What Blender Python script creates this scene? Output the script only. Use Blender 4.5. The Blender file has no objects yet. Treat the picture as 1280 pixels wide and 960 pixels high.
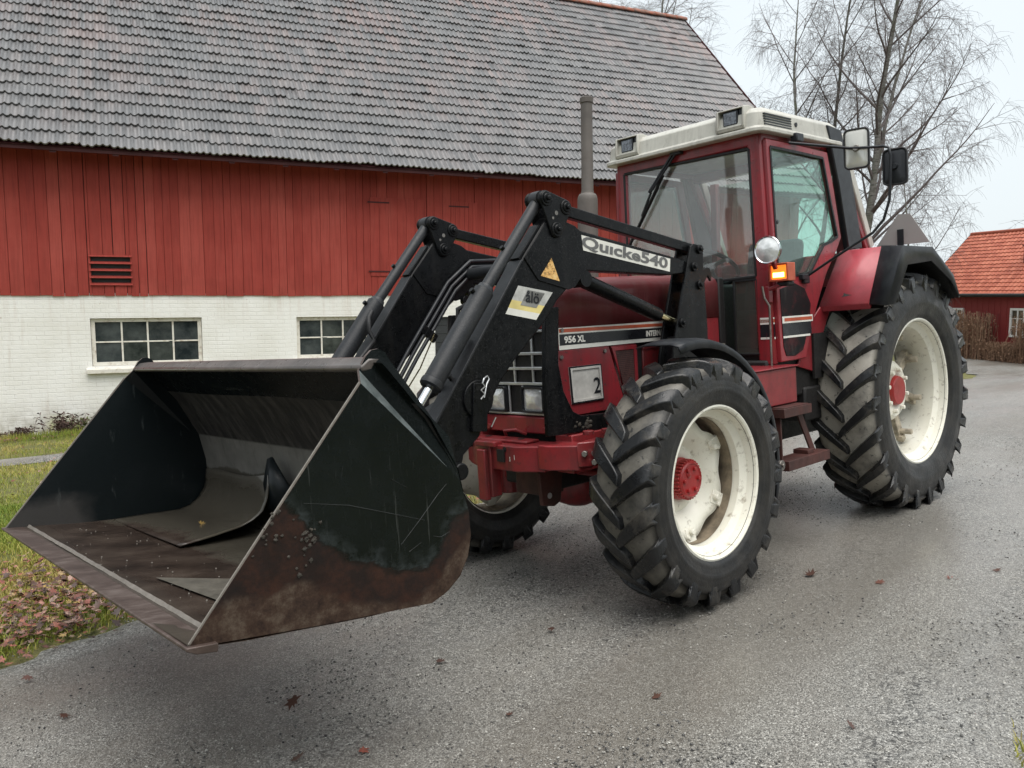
import bpy, bmesh, math, random
import numpy as np
from mathutils import Vector, Matrix, noise as mnoise
random.seed(7)
RNG = np.random.default_rng(11)
SC = bpy.context.scene
COL = SC.collection
rad = math.radians

# ------------------------------------------------------------------ helpers
class MB:
    """collects simple solids and links them as one mesh object"""
    def __init__(self):
        self.v = []; self.f = []; self.mi = []; self.m = 0; self.pc = 0; self.pid = []
    def piece(self):
        self.pc += 1; return self
    def add(self, vs, fs, m=None):
        o = len(self.v); self.v += [tuple(p) for p in vs]
        self.f += [tuple(i + o for i in f) for f in fs]
        self.mi += [self.m if m is None else m] * len(fs); self.pid += [self.pc]*len(fs)
        return self
    def box(self, a, b, m=None):
        (x0, y0, z0), (x1, y1, z1) = a, b
        return self.add([(x0,y0,z0),(x1,y0,z0),(x1,y1,z0),(x0,y1,z0),(x0,y0,z1),(x1,y0,z1),(x1,y1,z1),(x0,y1,z1)],
            [(0,3,2,1),(4,5,6,7),(0,1,5,4),(1,2,6,5),(2,3,7,6),(3,0,4,7)], m)
    def beam(self, p, q, w, h, up=(0,0,1), m=None):
        p = Vector(p); q = Vector(q); d = (q - p).normalized(); u = Vector(up)
        s = d.cross(u); 
        if s.length < 1e-4: s = d.cross(Vector((0,1,0)))
        s.normalize(); u = s.cross(d)
        a = s * (w / 2); b = u * (h / 2)
        vs = [p-a-b, p+a-b, p+a+b, p-a+b, q-a-b, q+a-b, q+a+b, q-a+b]
        return self.add(vs, [(3,2,1,0),(4,5,6,7),(0,1,5,4),(1,2,6,5),(2,3,7,6),(3,0,4,7)], m)
    def cyl(self, p, q, r, r2=None, n=20, caps=True, m=None):
        p = Vector(p); q = Vector(q); d = (q - p).normalized()
        a = d.orthogonal().normalized(); b = d.cross(a)
        r2 = r if r2 is None else r2
        vs = []
        for c, rr in ((p, r), (q, r2)):
            for i in range(n):
                t = 2*math.pi*i/n; vs.append(c + (a*math.cos(t) + b*math.sin(t))*rr)
        fs = [(i, (i+1) % n, n + (i+1) % n, n + i) for i in range(n)]
        if caps: fs += [tuple(range(n-1, -1, -1)), tuple(range(n, 2*n))]
        return self.add(vs, fs, m)
    def tube(self, pts, r, n=8, m=None, caps=True):
        P = [Vector(p) for p in pts]; k = len(P)
        rs = r if isinstance(r, (list, tuple)) else [r]*k
        d0 = (P[1]-P[0]).normalized(); a = d0.orthogonal().normalized()
        vs = []
        for i in range(k):
            d = ((P[min(i+1,k-1)]-P[max(i-1,0)])).normalized()
            a = (a - d*a.dot(d)).normalized(); b = d.cross(a)
            for j in range(n):
                t = 2*math.pi*j/n; vs.append(P[i] + (a*math.cos(t)+b*math.sin(t))*rs[i])
        fs = [(i*n+j, i*n+(j+1) % n, (i+1)*n+(j+1) % n, (i+1)*n+j) for i in range(k-1) for j in range(n)]
        if caps: fs += [tuple(range(n-1,-1,-1)), tuple(range((k-1)*n, k*n))]
        return self.add(vs, fs, m)
    def prism(self, poly, y0, y1, m=None, axis='y', dy=None):
        """poly in (x,z) extruded along y (or (y,z) along x, or (x,y) along z); dy shifts y with z"""
        n = len(poly)
        def P(p, w):
            if axis == 'y': return (p[0], w + (dy(p[1]) if dy else 0), p[1])
            if axis == 'x': return (w, p[0], p[1])
            return (p[0], p[1], w)
        vs = [P(p, y0) for p in poly] + [P(p, y1) for p in poly]
        fs = [tuple(range(n)), tuple(range(2*n-1, n-1, -1))] + [(i, n+i, n+(i+1) % n, (i+1) % n) for i in range(n)]
        return self.add(vs, fs, m)
    def ring(self, outer, inner, y0, y1, m=None, axis='y', dy=None):
        n = len(outer)
        def P(p, w):
            if axis == 'y': return (p[0], w + (dy(p[1]) if dy else 0), p[1])
            if axis == 'x': return (w, p[0], p[1])
            return (p[0], p[1], w)
        vs = [P(p,y0) for p in outer]+[P(p,y0) for p in inner]+[P(p,y1) for p in outer]+[P(p,y1) for p in inner]
        fs = []
        for i in range(n):
            j = (i+1) % n
            fs += [(i,j,n+j,n+i),(2*n+j,2*n+i,3*n+i,3*n+j),(i,2*n+i,2*n+j,j),(n+j,3*n+j,3*n+i,n+i)]
        return self.add(vs, fs, m)
    def lathe(self, prof, n=64, axis='y', c=(0,0,0), closed=False, m=None):
        """prof of (radius, along axis)"""
        k = len(prof); vs = []
        for i in range(n):
            t = 2*math.pi*i/n; ct, st = math.cos(t), math.sin(t)
            for (r, w) in prof:
                if axis == 'y': vs.append((c[0]+r*ct, c[1]+w, c[2]+r*st))
                elif axis == 'z': vs.append((c[0]+r*ct, c[1]+r*st, c[2]+w))
                else: vs.append((c[0]+w, c[1]+r*ct, c[2]+r*st))
        kk = k if closed else k-1
        fs = [(i*k+j, ((i+1) % n)*k+j, ((i+1) % n)*k+(j+1) % k, i*k+(j+1) % k) for i in range(n) for j in range(kk)]
        return self.add(vs, fs, m)
    def sphere(self, c, r, n=16, k=8, sc=(1,1,1), m=None):
        prof = [(max(1e-4, r*math.sin(math.pi*i/k)), -r*math.cos(math.pi*i/k)) for i in range(k+1)]
        b = MB(); b.lathe(prof, n, 'z')
        return self.add([(c[0]+p[0]*sc[0], c[1]+p[1]*sc[1], c[2]+p[2]*sc[2]) for p in b.v], b.f, m)
    def mirror(self):
        o = len(self.v); self.v += [(x,-y,z) for (x,y,z) in self.v]
        self.f += [tuple(reversed([i+o for i in f])) for f in self.f]; self.mi += list(self.mi)
        return self
    def build(self, name, mats, parent=None, bevel=0, smooth=35, recalc=True, solid=0, subsurf=0, uv=None):
        if self.pc and len(set(self.pid)) > 1:      # one object per piece
            out = None
            for pc in sorted(set(self.pid)):
                q = MB(); idx = {}
                for f, mi, p_ in zip(self.f, self.mi, self.pid):
                    if p_ != pc: continue
                    for i in f:
                        if i not in idx: idx[i] = len(q.v); q.v.append(self.v[i])
                    q.f.append(tuple(idx[i] for i in f)); q.mi.append(mi)
                out = q.build(name, mats, parent, bevel, smooth, recalc, solid, subsurf)
            return out
        me = bpy.data.meshes.new(name); me.from_pydata(self.v, [], self.f)
        if not isinstance(mats, (list, tuple)): mats = [mats]
        for mm in mats: me.materials.append(mm)
        if len(mats) > 1: me.polygons.foreach_set('material_index', self.mi)
        if recalc:
            bm = bmesh.new(); bm.from_mesh(me); bmesh.ops.recalc_face_normals(bm, faces=bm.faces); bm.to_mesh(me); bm.free()
        return link(name, me, parent, bevel, smooth, solid, subsurf)

def link(name, me, parent=None, bevel=0, smooth=35, solid=0, subsurf=0):
    if smooth:
        me.polygons.foreach_set('use_smooth', [True]*len(me.polygons)); me.set_sharp_from_angle(angle=rad(smooth))
    me.update()
    o = bpy.data.objects.new(name, me); COL.objects.link(o)
    if parent: o.parent = parent
    if solid:
        s = o.modifiers.new('solid', 'SOLIDIFY'); s.thickness = solid; s.offset = 0
    if bevel:
        b = o.modifiers.new('bevel', 'BEVEL'); b.width = bevel; b.segments = 2; b.limit_method = 'ANGLE'; b.angle_limit = rad(40)
        b.harden_normals = False
    return o

def npmesh(name, V, F, mat, parent=None, smooth=0, uv=None, attr=None):
    """fast mesh from numpy: V (n,3), F (m,k) equal-sided faces"""
    me = bpy.data.meshes.new(name); V = np.asarray(V, np.float32); F = np.asarray(F, np.int32)
    m, k = F.shape
    me.vertices.add(len(V)); me.vertices.foreach_set('co', V.ravel())
    me.loops.add(m*k); me.loops.foreach_set('vertex_index', F.ravel())
    me.polygons.add(m); me.polygons.foreach_set('loop_start', np.arange(0, m*k, k, dtype=np.int32))
    me.polygons.foreach_set('loop_total', np.full(m, k, np.int32))
    if smooth: me.polygons.foreach_set('use_smooth', np.ones(m, bool))
    if attr is not None:
        for an, av in attr.items():
            a = me.attributes.new(an, 'FLOAT', 'POINT'); a.data.foreach_set('value', np.asarray(av, np.float32))
    if uv is not None:
        u = me.uv_layers.new(name='UVMap'); u.data.foreach_set('uv', np.asarray(uv, np.float32).ravel())
    me.update(calc_edges=True); me.validate()
    for mm in (mat if isinstance(mat, (list, tuple)) else [mat]): me.materials.append(mm)
    o = bpy.data.objects.new(name, me); COL.objects.link(o)
    if parent: o.parent = parent
    return o

def empty(name, label, cat, loc=(0,0,0), group=None):
    o = bpy.data.objects.new(name, None); COL.objects.link(o); o.location = loc
    o.empty_display_size = 0.3
    tag(o, label, cat, group); return o
def tag(o, label=None, cat=None, group=None, kind=None):
    if label: o['label'] = label
    if cat: o['category'] = cat
    if group: o['group'] = group
    if kind: o['kind'] = kind
    return o

def text_mesh(s, size, bold=0.0, spacing=1.0, xs=1.0, depth=0.0):
    cu = bpy.data.curves.new('txt', 'FONT'); cu.body = s; cu.size = size; cu.offset = bold; cu.space_character = spacing
    cu.extrude = depth; cu.resolution_u = 3
    ob = bpy.data.objects.new('txt', cu); COL.objects.link(ob)
    bpy.context.view_layer.update()
    me = bpy.data.meshes.new_from_object(ob.evaluated_get(bpy.context.evaluated_depsgraph_get()))
    V = [(v.co.x*xs, v.co.y, v.co.z) for v in me.vertices]; F = [tuple(p.vertices) for p in me.polygons]
    bpy.data.objects.remove(ob); bpy.data.curves.remove(cu); bpy.data.meshes.remove(me)
    return V, F
def put_text(mb, s, size, origin, right, up, bold=0, spacing=1, xs=1, width=None, m=None):
    V, F = text_mesh(s, size, bold, spacing, xs)
    if width:
        x0 = min(v[0] for v in V); x1 = max(v[0] for v in V); k = width/(x1-x0)
        V = [((v[0]-x0)*k, v[1], v[2]) for v in V]
    o = Vector(origin); r = Vector(right).normalized(); u = Vector(up).normalized()
    mb.add([o + r*v[0] + u*v[1] for v in V], F, m)
    return max(v[0] for v in V)

# ------------------------------------------------------------------ materials
class NT:
    def __init__(self, name):
        self.mat = bpy.data.materials.new(name); self.mat.use_nodes = True
        self.t = self.mat.node_tree; self.t.nodes.clear()
        self.out = self.n('ShaderNodeOutputMaterial')
    def n(self, typ, **kw):
        x = self.t.nodes.new(typ)
        for k, v in kw.items(): setattr(x, k, v)
        return x
    def l(self, a, b): self.t.links.new(a, b)
    def set(self, sock, v):
        if hasattr(v, 'is_output') or isinstance(v, bpy.types.NodeSocket): self.l(v, sock)
        elif isinstance(v, (tuple, list)) and len(v) == 3 and sock.type == 'RGBA': sock.default_value = (*v, 1)
        else: sock.default_value = v
    def coord(self, kind='Object'):
        if not hasattr(self, '_tc'): self._tc = self.n('ShaderNodeTexCoord')
        return self._tc.outputs[kind]
    def mapping(self, scale=(1,1,1), vec=None, rot=(0,0,0), loc=(0,0,0)):
        m = self.n('ShaderNodeMapping'); m.inputs['Scale'].default_value = scale; m.inputs['Rotation'].default_value = rot
        m.inputs['Location'].default_value = loc
        self.l(vec if vec is not None else self.coord(), m.inputs['Vector']); return m.outputs[0]
    def noise(self, scale, detail=4, rough=.55, vec=None, dist=0, out=0):
        x = self.n('ShaderNodeTexNoise'); x.inputs['Scale'].default_value = scale; x.inputs['Detail'].default_value = detail
        x.inputs['Roughness'].default_value = rough; x.inputs['Distortion'].default_value = dist
        self.l(vec if vec is not None else self.coord(), x.inputs['Vector']); return x.outputs[out]
    def vor(self, scale, vec=None, feature='F1', out='Distance', rnd=1):
        x = self.n('ShaderNodeTexVoronoi'); x.feature = feature; x.inputs['Scale'].default_value = scale
        x.inputs['Randomness'].default_value = rnd
        self.l(vec if vec is not None else self.coord(), x.inputs['Vector']); return x.outputs[out]
    def ramp(self, fac, stops, interp='LINEAR'):
        r = self.n('ShaderNodeValToRGB'); e = r.color_ramp.elements; r.color_ramp.interpolation = interp
        while len(e) < len(stops): e.new(0.5)
        for el, (p, c) in zip(e, stops):
            el.position = p; el.color = (*c, 1) if isinstance(c, (tuple, list)) else (c, c, c, 1)
        self.l(fac, r.inputs[0]); return r.outputs[0]
    def mix(self, fac, a, b, mode='MIX'):
        m = self.n('ShaderNodeMix'); m.data_type = 'RGBA'; m.blend_type = mode
        self.set(m.inputs[0], fac); self.set(m.inputs[6], a); self.set(m.inputs[7], b); return m.outputs[2]
    def math(self, op, a, b=0.0, clamp=False):
        m = self.n('ShaderNodeMath'); m.operation = op; m.use_clamp = clamp
        self.set(m.inputs[0], a); self.set(m.inputs[1], b); return m.outputs[0]
    def mapr(self, v, a, b, c=0.0, d=1.0):
        m = self.n('ShaderNodeMapRange'); m.inputs[1].default_value = a; m.inputs[2].default_value = b
        m.inputs[3].default_value = c; m.inputs[4].default_value = d; m.clamp = True
        self.l(v, m.inputs[0]); return m.outputs[0]
    def xyz(self, vec=None):
        s = self.n('ShaderNodeSeparateXYZ'); self.l(vec if vec is not None else self.coord(), s.inputs[0]); return s.outputs
    def bump(self, h, strength=.3, dist=.01, normal=None):
        b = self.n('ShaderNodeBump'); b.inputs['Strength'].default_value = strength; b.inputs['Distance'].default_value = dist
        self.l(h, b.inputs['Height'])
        if normal is not None: self.l(normal, b.inputs['Normal'])
        return b.outputs[0]
    def bsdf(self, color, rough=.5, metal=0.0, normal=None, spec=.5, coat=0.0, coat_rough=.1, emit=None, emit_s=0, trans=0, ior=1.45):
        p = self.n('ShaderNodeBsdfPrincipled')
        self.set(p.inputs['Base Color'], color); self.set(p.inputs['Roughness'], rough); self.set(p.inputs['Metallic'], metal)
        self.set(p.inputs['Specular IOR Level'], spec); self.set(p.inputs['Coat Weight'], coat); p.inputs['Coat Roughness'].default_value = coat_rough
        p.inputs['IOR'].default_value = ior; p.inputs['Transmission Weight'].default_value = trans
        if emit: self.set(p.inputs['Emission Color'], emit); p.inputs['Emission Strength'].default_value = emit_s
        if normal is not None: self.l(normal, p.inputs['Normal'])
        self.l(p.outputs[0], self.out.inputs[0]); return p

def drops(t, n=None, dens=110, strength=.35):
    """rain beads on a wet surface"""
    v = t.vor(dens); h = t.mapr(v, .0, .32, 1, 0)
    return t.bump(h, strength, .002, n)

def paint(name, base, dark=None, rough=(.25,.45), bump=.05, grime=(.05,.045,.04), grime_amt=.5, scale=3, streak=True, coat=.2, wet=True, spec=.5, chips=None, speck=None):
    t = NT(name); dark = dark or tuple(c*.7 for c in base)
    n1 = t.noise(scale, 6, .6); c = t.mix(t.mapr(n1, .35, .65), base, dark)
    if streak:
        s = t.noise(1, 5, .65, t.mapping((14, 14, 1.1))); c = t.mix(t.math('MULTIPLY', t.mapr(s, .5, .75), grime_amt), c, grime)
    g = t.noise(scale*9, 5, .7); c = t.mix(t.math('MULTIPLY', t.mapr(g, .56, .74), grime_amt), c, grime)
    if chips:
        ch = t.noise(scale*14, 3, .6); c = t.mix(t.mapr(ch, .69, .72), c, chips)
    if speck:
        sn = t.noise(170, 3, .6); sm = t.noise(5, 5, .65); c = t.mix(t.math('MULTIPLY', t.mapr(sn, .55, .68), t.mapr(sm, .35, .65, .15, .8)), c, speck)
    r = t.mapr(t.noise(scale*4, 5, .6), .3, .7, rough[0], rough[1])
    nn = t.bump(t.noise(60, 3, .5), bump, .004)
    if wet: nn = drops(t, nn, 130, .18)
    t.bsdf(c, r, 0, nn, spec, coat, .08)
    return t.mat

def simple(name, base, rough=.5, metal=0., nscale=20, var=.25, bump=.08, coat=0., spec=.5):
    t = NT(name); c = t.mix(t.mapr(t.noise(nscale, 5, .6), .3, .7), tuple(x*(1-var) for x in base), tuple(min(1, x*(1+var)) for x in base))
    r = t.mapr(t.noise(nscale*2.3, 4), .3, .7, max(.02, rough*.8), min(1, rough*1.2))
    t.bsdf(c, r, metal, t.bump(t.noise(nscale*5, 4), bump, .004), spec, coat); return t.mat

def glass(name, tint=(.9,.95,.93), amount=1.0, dirt_sheen=.25, dirt_sheen_col=(.35,.35,.33), ior=1.5, rough=.02, trans_s=1.0):
    t = NT(name)
    tr = t.n('ShaderNodeBsdfTransparent'); tr.inputs[0].default_value = (*tint, 1)
    gl = t.n('ShaderNodeBsdfGlossy'); gl.inputs['Roughness'].default_value = rough; gl.inputs[0].default_value = (1,1,1,1)
    lw = t.n('ShaderNodeLayerWeight'); lw.inputs[0].default_value = .5; r0 = ((ior-1)/(ior+1))**2
    f = t.math('MULTIPLY', t.math('ADD', t.math('MULTIPLY', t.math('POWER', lw.outputs['Facing'], 5.0), 1-r0), r0), amount, True)
    m1 = t.n('ShaderNodeMixShader'); t.l(f, m1.inputs[0]); t.l(tr.outputs[0], m1.inputs[1]); t.l(gl.outputs[0], m1.inputs[2])
    df = t.n('ShaderNodeBsdfDiffuse'); df.inputs[0].default_value = (*dirt_sheen_col, 1)
    s = t.noise(2.2, 6, .65); s2 = t.noise(190, 2, .5); dr = t.mapr(s2, .60, .70, 0, 1)
    d = t.math('ADD', t.mapr(s, .35, .8, dirt_sheen*.35, dirt_sheen), t.math('MULTIPLY', dr, dirt_sheen*.14), True)
    m2 = t.n('ShaderNodeMixShader'); t.l(d, m2.inputs[0]); t.l(m1.outputs[0], m2.inputs[1]); t.l(df.outputs[0], m2.inputs[2])
    t.l(m2.outputs[0], t.out.inputs[0]); return t.mat
# ------------------------------------------------------------------ camera, world, light
W_, H_ = 1280, 960
FPX = 1037.59
cam = bpy.data.cameras.new('camera'); co = bpy.data.objects.new('camera', cam); COL.objects.link(co)
cam.sensor_width = 36; cam.lens = 36*FPX/W_; cam.clip_start = .05; cam.clip_end = 2000
co.location = (0, 0, 1.55); co.rotation_euler = (rad(90-6.06), 0, 0); SC.camera = co
SC.render.resolution_x, SC.render.resolution_y = 1024, 768
SC.view_settings.view_transform = 'Standard'; SC.view_settings.look = 'None'
SC.view_settings.exposure = 1.36; SC.view_settings.gamma = 1
w = bpy.data.worlds.new('World'); SC.world = w; w.use_nodes = True
nt = w.node_tree; nt.nodes.clear()
SUN_EL, SUN_AZ = 72, 152     # azimuth measured clockwise from +Y
sky = nt.nodes.new('ShaderNodeTexSky'); sky.sky_type = 'NISHITA'; sky.sun_disc = False
sky.sun_elevation = rad(SUN_EL); sky.sun_rotation = rad(SUN_AZ); sky.air_density = 1.0; sky.dust_density = 6; sky.ozone_density = 1
tc = nt.nodes.new('ShaderNodeTexCoord')
nz = nt.nodes.new('ShaderNodeTexNoise'); nz.inputs['Scale'].default_value = 1.6; nz.inputs['Detail'].default_value = 5
nt.links.new(tc.outputs['Generated'], nz.inputs[0])
rp = nt.nodes.new('ShaderNodeValToRGB'); rp.color_ramp.elements[0].position = .3; rp.color_ramp.elements[1].position = .7
rp.color_ramp.elements[0].color = (.735, .80, .83, 1); rp.color_ramp.elements[1].color = (.80, .855, .875, 1)
nt.links.new(nz.outputs[0], rp.inputs[0])
sc_ = nt.nodes.new('ShaderNodeVectorMath'); sc_.operation = 'SCALE'; sc_.inputs['Scale'].default_value = 4.75
nt.links.new(rp.outputs[0], sc_.inputs[0])
mx = nt.nodes.new('ShaderNodeMix'); mx.data_type = 'RGBA'; mx.inputs[0].default_value = .9
nt.links.new(sky.outputs[0], mx.inputs[6]); nt.links.new(sc_.outputs[0], mx.inputs[7])
bg = nt.nodes.new('ShaderNodeBackground'); bg.inputs[1].default_value = .1
wo = nt.nodes.new('ShaderNodeOutputWorld'); nt.links.new(mx.outputs[2], bg.inputs[0]); nt.links.new(bg.outputs[0], wo.inputs[0])
sl = bpy.data.lights.new('sun', 'SUN'); sl.energy = 1.5; sl.angle = rad(60); sl.color = (1, .97, .93)
so = bpy.data.objects.new('sun', sl); COL.objects.link(so)
az, el = rad(SUN_AZ), rad(SUN_EL)
sdir = Vector((math.sin(az)*math.cos(el), math.cos(az)*math.cos(el), math.sin(el)))
so.rotation_euler = (-sdir).to_track_quat('-Z', 'Y').to_euler(); so.location = (0, 0, 30)

# ------------------------------------------------------------------ terrain
TT = (2.3306326681, 6.5272366888, -0.0145315315)
RR = [[-0.7397045975648772, 0.6699560159808142, -0.06321427839102628], [-0.6724945376196941, -0.7393407877403353, 0.03356034051040166], [-0.024252942358750015, 0.06733599508892274, 0.9974355410513139]]
def sstep(t): t = np.clip(t, 0, 1); return t*t*(3-2*t)
def vnoise(x, y, s, seed=0):
    """smooth value noise, numpy"""
    x = np.asarray(x, float)*s + seed*17.3; y = np.asarray(y, float)*s + seed*9.1
    xi = np.floor(x); yi = np.floor(y); fx = x-xi; fy = y-yi
    fx = fx*fx*(3-2*fx); fy = fy*fy*(3-2*fy)
    def h(a, b):
        v = np.sin(a*127.1 + b*311.7 + seed*74.7)*43758.5453; return v-np.floor(v)
    return (h(xi,yi)*(1-fx)+h(xi+1,yi)*fx)*(1-fy)+(h(xi,yi+1)*(1-fx)+h(xi+1,yi+1)*fx)*fy
def gz(x, y):
    x = np.asarray(x, float); y = np.asarray(y, float)
    p = TT[2] - (-.06321428*(x-TT[0]) + .03356034*(y-TT[1]))/.99743554
    lo, hi = -1.06, .30
    p = lo + (np.logaddexp(0, (p-lo)*14)/14); p = hi - (np.logaddexp(0, (hi-p)*14)/14)
    k = sstep((y-11.5)/18)
    return p*(1-k) + (-1.05)*k
def gz1(x, y): return float(gz(np.array([x]), np.array([y]))[0])

# gravel edges: world points (left edge, right edge)
EDGE_L = [(-14,-14),(-6.2,-3.2),(-3.65,2.1),(-2.66,3.88),(-2.12,4.4),(-.8,5.95),(.38,7.62),(2.2,10.2),(4.6,13.2),(7.6,16.2),(11.5,20.6),(15.2,27),(17.2,33.2),(17.6,45)]
EDGE_R = [(-8,-14),(-1.2,-3.2),(1.35,1.9),(1.78,2.75),(2.25,3.05),(3.6,3.1),(6.2,3.4),(9.5,5.0),(13,8),(17,13),(22,19),(25,24),(26,30),(27,45)]
def lerp_curve(P, n):
    P = np.array(P, float); d = np.r_[0, np.cumsum(np.hypot(*np.diff(P, axis=0).T))]
    idx = np.linspace(0, len(P)-1, n); i = np.minimum(idx.astype(int), len(P)-2); f = (idx-i)[:, None]
    return P[i]*(1-f)+P[i+1]*f
NS = 900
EL = lerp_curve(EDGE_L, NS); ER = lerp_curve(EDGE_R, NS)
def wob(P, sd): 
    n = (vnoise(P[:,0],P[:,1],1.3,sd)-.5)*.34 + (vnoise(P[:,0],P[:,1],5,sd+1)-.5)*.14 + (vnoise(P[:,0],P[:,1],17,sd+2)-.5)*.05
    return n
ac = ER-EL; wd = np.hypot(*ac.T)[:, None]; ac = ac/wd
EL = EL + ac*wob(EL, 3)[:, None]; ER = ER + ac*wob(ER, 8)[:, None]
def on_gravel(x, y):
    """vectorised: signed distance-ish inside the gravel (positive inside)"""
    P = np.stack([x, y], -1)
    out = np.empty(len(P))
    for a in range(0, len(P), 4000):
        q = P[a:a+4000]
        def sd(E):
            E = E[::6]; d = ((q[:,None,:]-E[None])**2).sum(-1); j = d.argmin(1); jj = np.clip(j, 1, len(E)-2)
            tg = E[jj+1]-E[jj-1]; v = q-E[j]; cr = tg[:,0]*v[:,1]-tg[:,1]*v[:,0]
            return np.sqrt(d.min(1))*np.sign(cr)
        out[a:a+4000] = np.minimum(-sd(EL), sd(ER))
    return out

def axis(a, b, fine, lo, hi, coarse_growth=1.25):
    xs = list(np.arange(a, b+1e-6, fine)); s = fine
    x = b
    while x < hi: s *= coarse_growth; x += s; xs.append(x)
    s = fine; x = a
    while x > lo: s *= coarse_growth; x -= s; xs.insert(0, x)
    return np.array(xs)
gx = axis(-14, 10, .2, -240, 240); gy = axis(0, 20, .2, -200, 300)
X, Y = np.meshgrid(gx, gy)
near = np.exp(-(np.hypot(X, Y)/30)**2)
OG = on_gravel(X.ravel(), Y.ravel()).reshape(X.shape)
Z = gz(X, Y) - .12*sstep((OG-.05)/.3) + ((vnoise(X,Y,.8,1)-.5)*.07 + (vnoise(X,Y,3,2)-.5)*.03)*near - .035
nx, ny = len(gx), len(gy)
V = np.stack([X, Y, Z], -1).reshape(-1, 3)
ii = np.arange(nx*ny).reshape(ny, nx)
F = np.stack([ii[:-1,:-1], ii[:-1,1:], ii[1:,1:], ii[1:,:-1]], -1).reshape(-1, 4)

t = NT('turf_soil')
c = t.ramp(t.noise(1.3, 6, .6), [(.3, (.10,.11,.025)), (.5, (.15,.15,.04)), (.7, (.20,.17,.06))])
c = t.mix(t.mapr(t.noise(9, 6, .7), .5, .72), c, (.085,.06,.035)); c = t.mix(t.mapr(t.noise(60, 3, .6), .45, .75), c, (.05,.06,.015))
t.bsdf(c, .8, 0, t.bump(t.noise(35, 5, .7), .8, .03)); TURF = t.mat
g_ground = npmesh('ground', V, F, TURF, smooth=1); tag(g_ground, 'short wet turf and soil around the gravel lane', None, None, 'structure')

# gravel: coarse stones in a grey-brown bed, wheel tracks packed smooth and wet
t = NT('wet_gravel')
v1 = t.vor(105, out='Color'); s1 = t.xyz(v1)[0]; d1 = t.vor(105)
v2 = t.vor(215, out='Color'); s2 = t.xyz(v2)[1]; d2 = t.vor(215)
bed = t.ramp(t.noise(1.1, 7, .62), [(.28, (.118,.11,.095)), (.5, (.165,.157,.139)), (.72, (.22,.212,.193))])
st = t.ramp(s1, [(0, (.024,.025,.027)), (.3, (.095,.094,.088)), (.6, (.225,.22,.204)), (.9, (.34,.335,.312)), (1, (.52,.51,.475))])
st2 = t.ramp(s2, [(0, (.02,.02,.021)), (.35, (.135,.131,.119)), (.7, (.32,.311,.284)), (.9,(.46,.45,.415)), (1, (.74,.73,.68))])
lane = t.mapping((1,1,1), rot=(0,0,rad(-53)))
loose = t.math('MULTIPLY', t.mapr(t.noise(1.0, 6, .68, t.mapping((.35,1.25,1), vec=lane), dist=.5), .42, .60), 1.0)      # where loose stones lie on top
c = t.mix(t.math('MULTIPLY', t.mapr(t.noise(30, 3, .6), .25, .5), t.math('ADD', t.math('MULTIPLY', loose, .35), .65)), bed, st2)
c = t.mix(t.math('MULTIPLY', loose, t.mapr(t.noise(17, 3, .6), .36, .58)), c, st)
track = t.mapr(t.noise(.62, 4, .5, t.mapping((.28,1.0,1), vec=lane, loc=(2.3,1.1,0))), .47, .60)
c = t.mix(t.math('MULTIPLY', track, .5), c, (.115,.098,.076))
wet = t.mapr(t.noise(.7, 5, .6, t.mapping((.5,1.3,1), vec=lane, loc=(4,7,0))), .40, .60)
r = t.mix(wet, (.55,)*3, (.38,)*3); r = t.mix(loose, r, (.6,)*3)
h = t.math('ADD', t.math('MULTIPLY', t.mapr(d1, 0, .6, 1, 0), loose), t.math('MULTIPLY', t.mapr(d2, 0, .6, 1, 0), .45))
h = t.math('ADD', h, t.math('MULTIPLY', t.noise(7, 5), .8))
t.bsdf(c, r, 0, t.bump(h, .75, .012), .5, t.math('ADD', t.math('MULTIPLY', wet, .4), t.math('MULTIPLY', track, .4)), .28); GRAVEL = t.mat
NC = 70
k = np.linspace(0, 1, NC)
P = EL[:,None,:]*(1-k[None,:,None]) + ER[:,None,:]*k[None,:,None]
dist_e = np.minimum(k, 1-k)[None,:]*np.hypot(*(ER-EL).T)[:,None]
zz = gz(P[...,0], P[...,1]) + (vnoise(P[...,0],P[...,1],1.1,5)-.5)*.022 + (vnoise(P[...,0],P[...,1],4,6)-.5)*.008 + .004
zz = zz - .06*np.exp(-dist_e/.12)
V = np.concatenate([P, zz[...,None]], -1).reshape(-1, 3); ii = np.arange(NS*NC).reshape(NS, NC)
F = np.stack([ii[:-1,:-1], ii[:-1,1:], ii[1:,1:], ii[1:,:-1]], -1).reshape(-1, 4)
o = npmesh('gravel_road', V, F, GRAVEL, smooth=1); tag(o, 'wet grey gravel lane widening into a farm yard', None, None, 'structure')
def road_z(x, y): return gz(x, y) + .006

# narrow gravel path along the barn
BARN_A = math.atan2(.41375801, .9103869); DV = np.array([.9103869, .41375801]); NV = np.array([.41375801, -.9103869]); B0 = np.array([-9.354, 14.976])
s_ = np.linspace(-14, 13, 260); kk = np.linspace(-1, 1, 9)
base = B0 + NV*3.75
ctr = base[None] + s_[:,None]*DV[None] + ((vnoise(s_, s_*0, .25, 4)-.5)*.5)[:,None]*NV[None]
half = .27 + (vnoise(s_, s_*0, 1.5, 5)-.5)*.28 
P = ctr[:,None,:] + (kk[None,:,None]*half[:,None,None])*NV[None,None]
zz = gz(P[...,0],P[...,1]) + .014 - .06*np.abs(kk[None,:])**4
V = np.concatenate([P, zz[...,None]], -1).reshape(-1, 3); ii = np.arange(260*9).reshape(260, 9)
F = np.stack([ii[:-1,:-1], ii[:-1,1:], ii[1:,1:], ii[1:,:-1]], -1).reshape(-1, 4)
o = npmesh('path', V, F, GRAVEL, smooth=1); tag(o, 'narrow grey gravel track through the grass beside the barn', None, None, 'structure')

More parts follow.
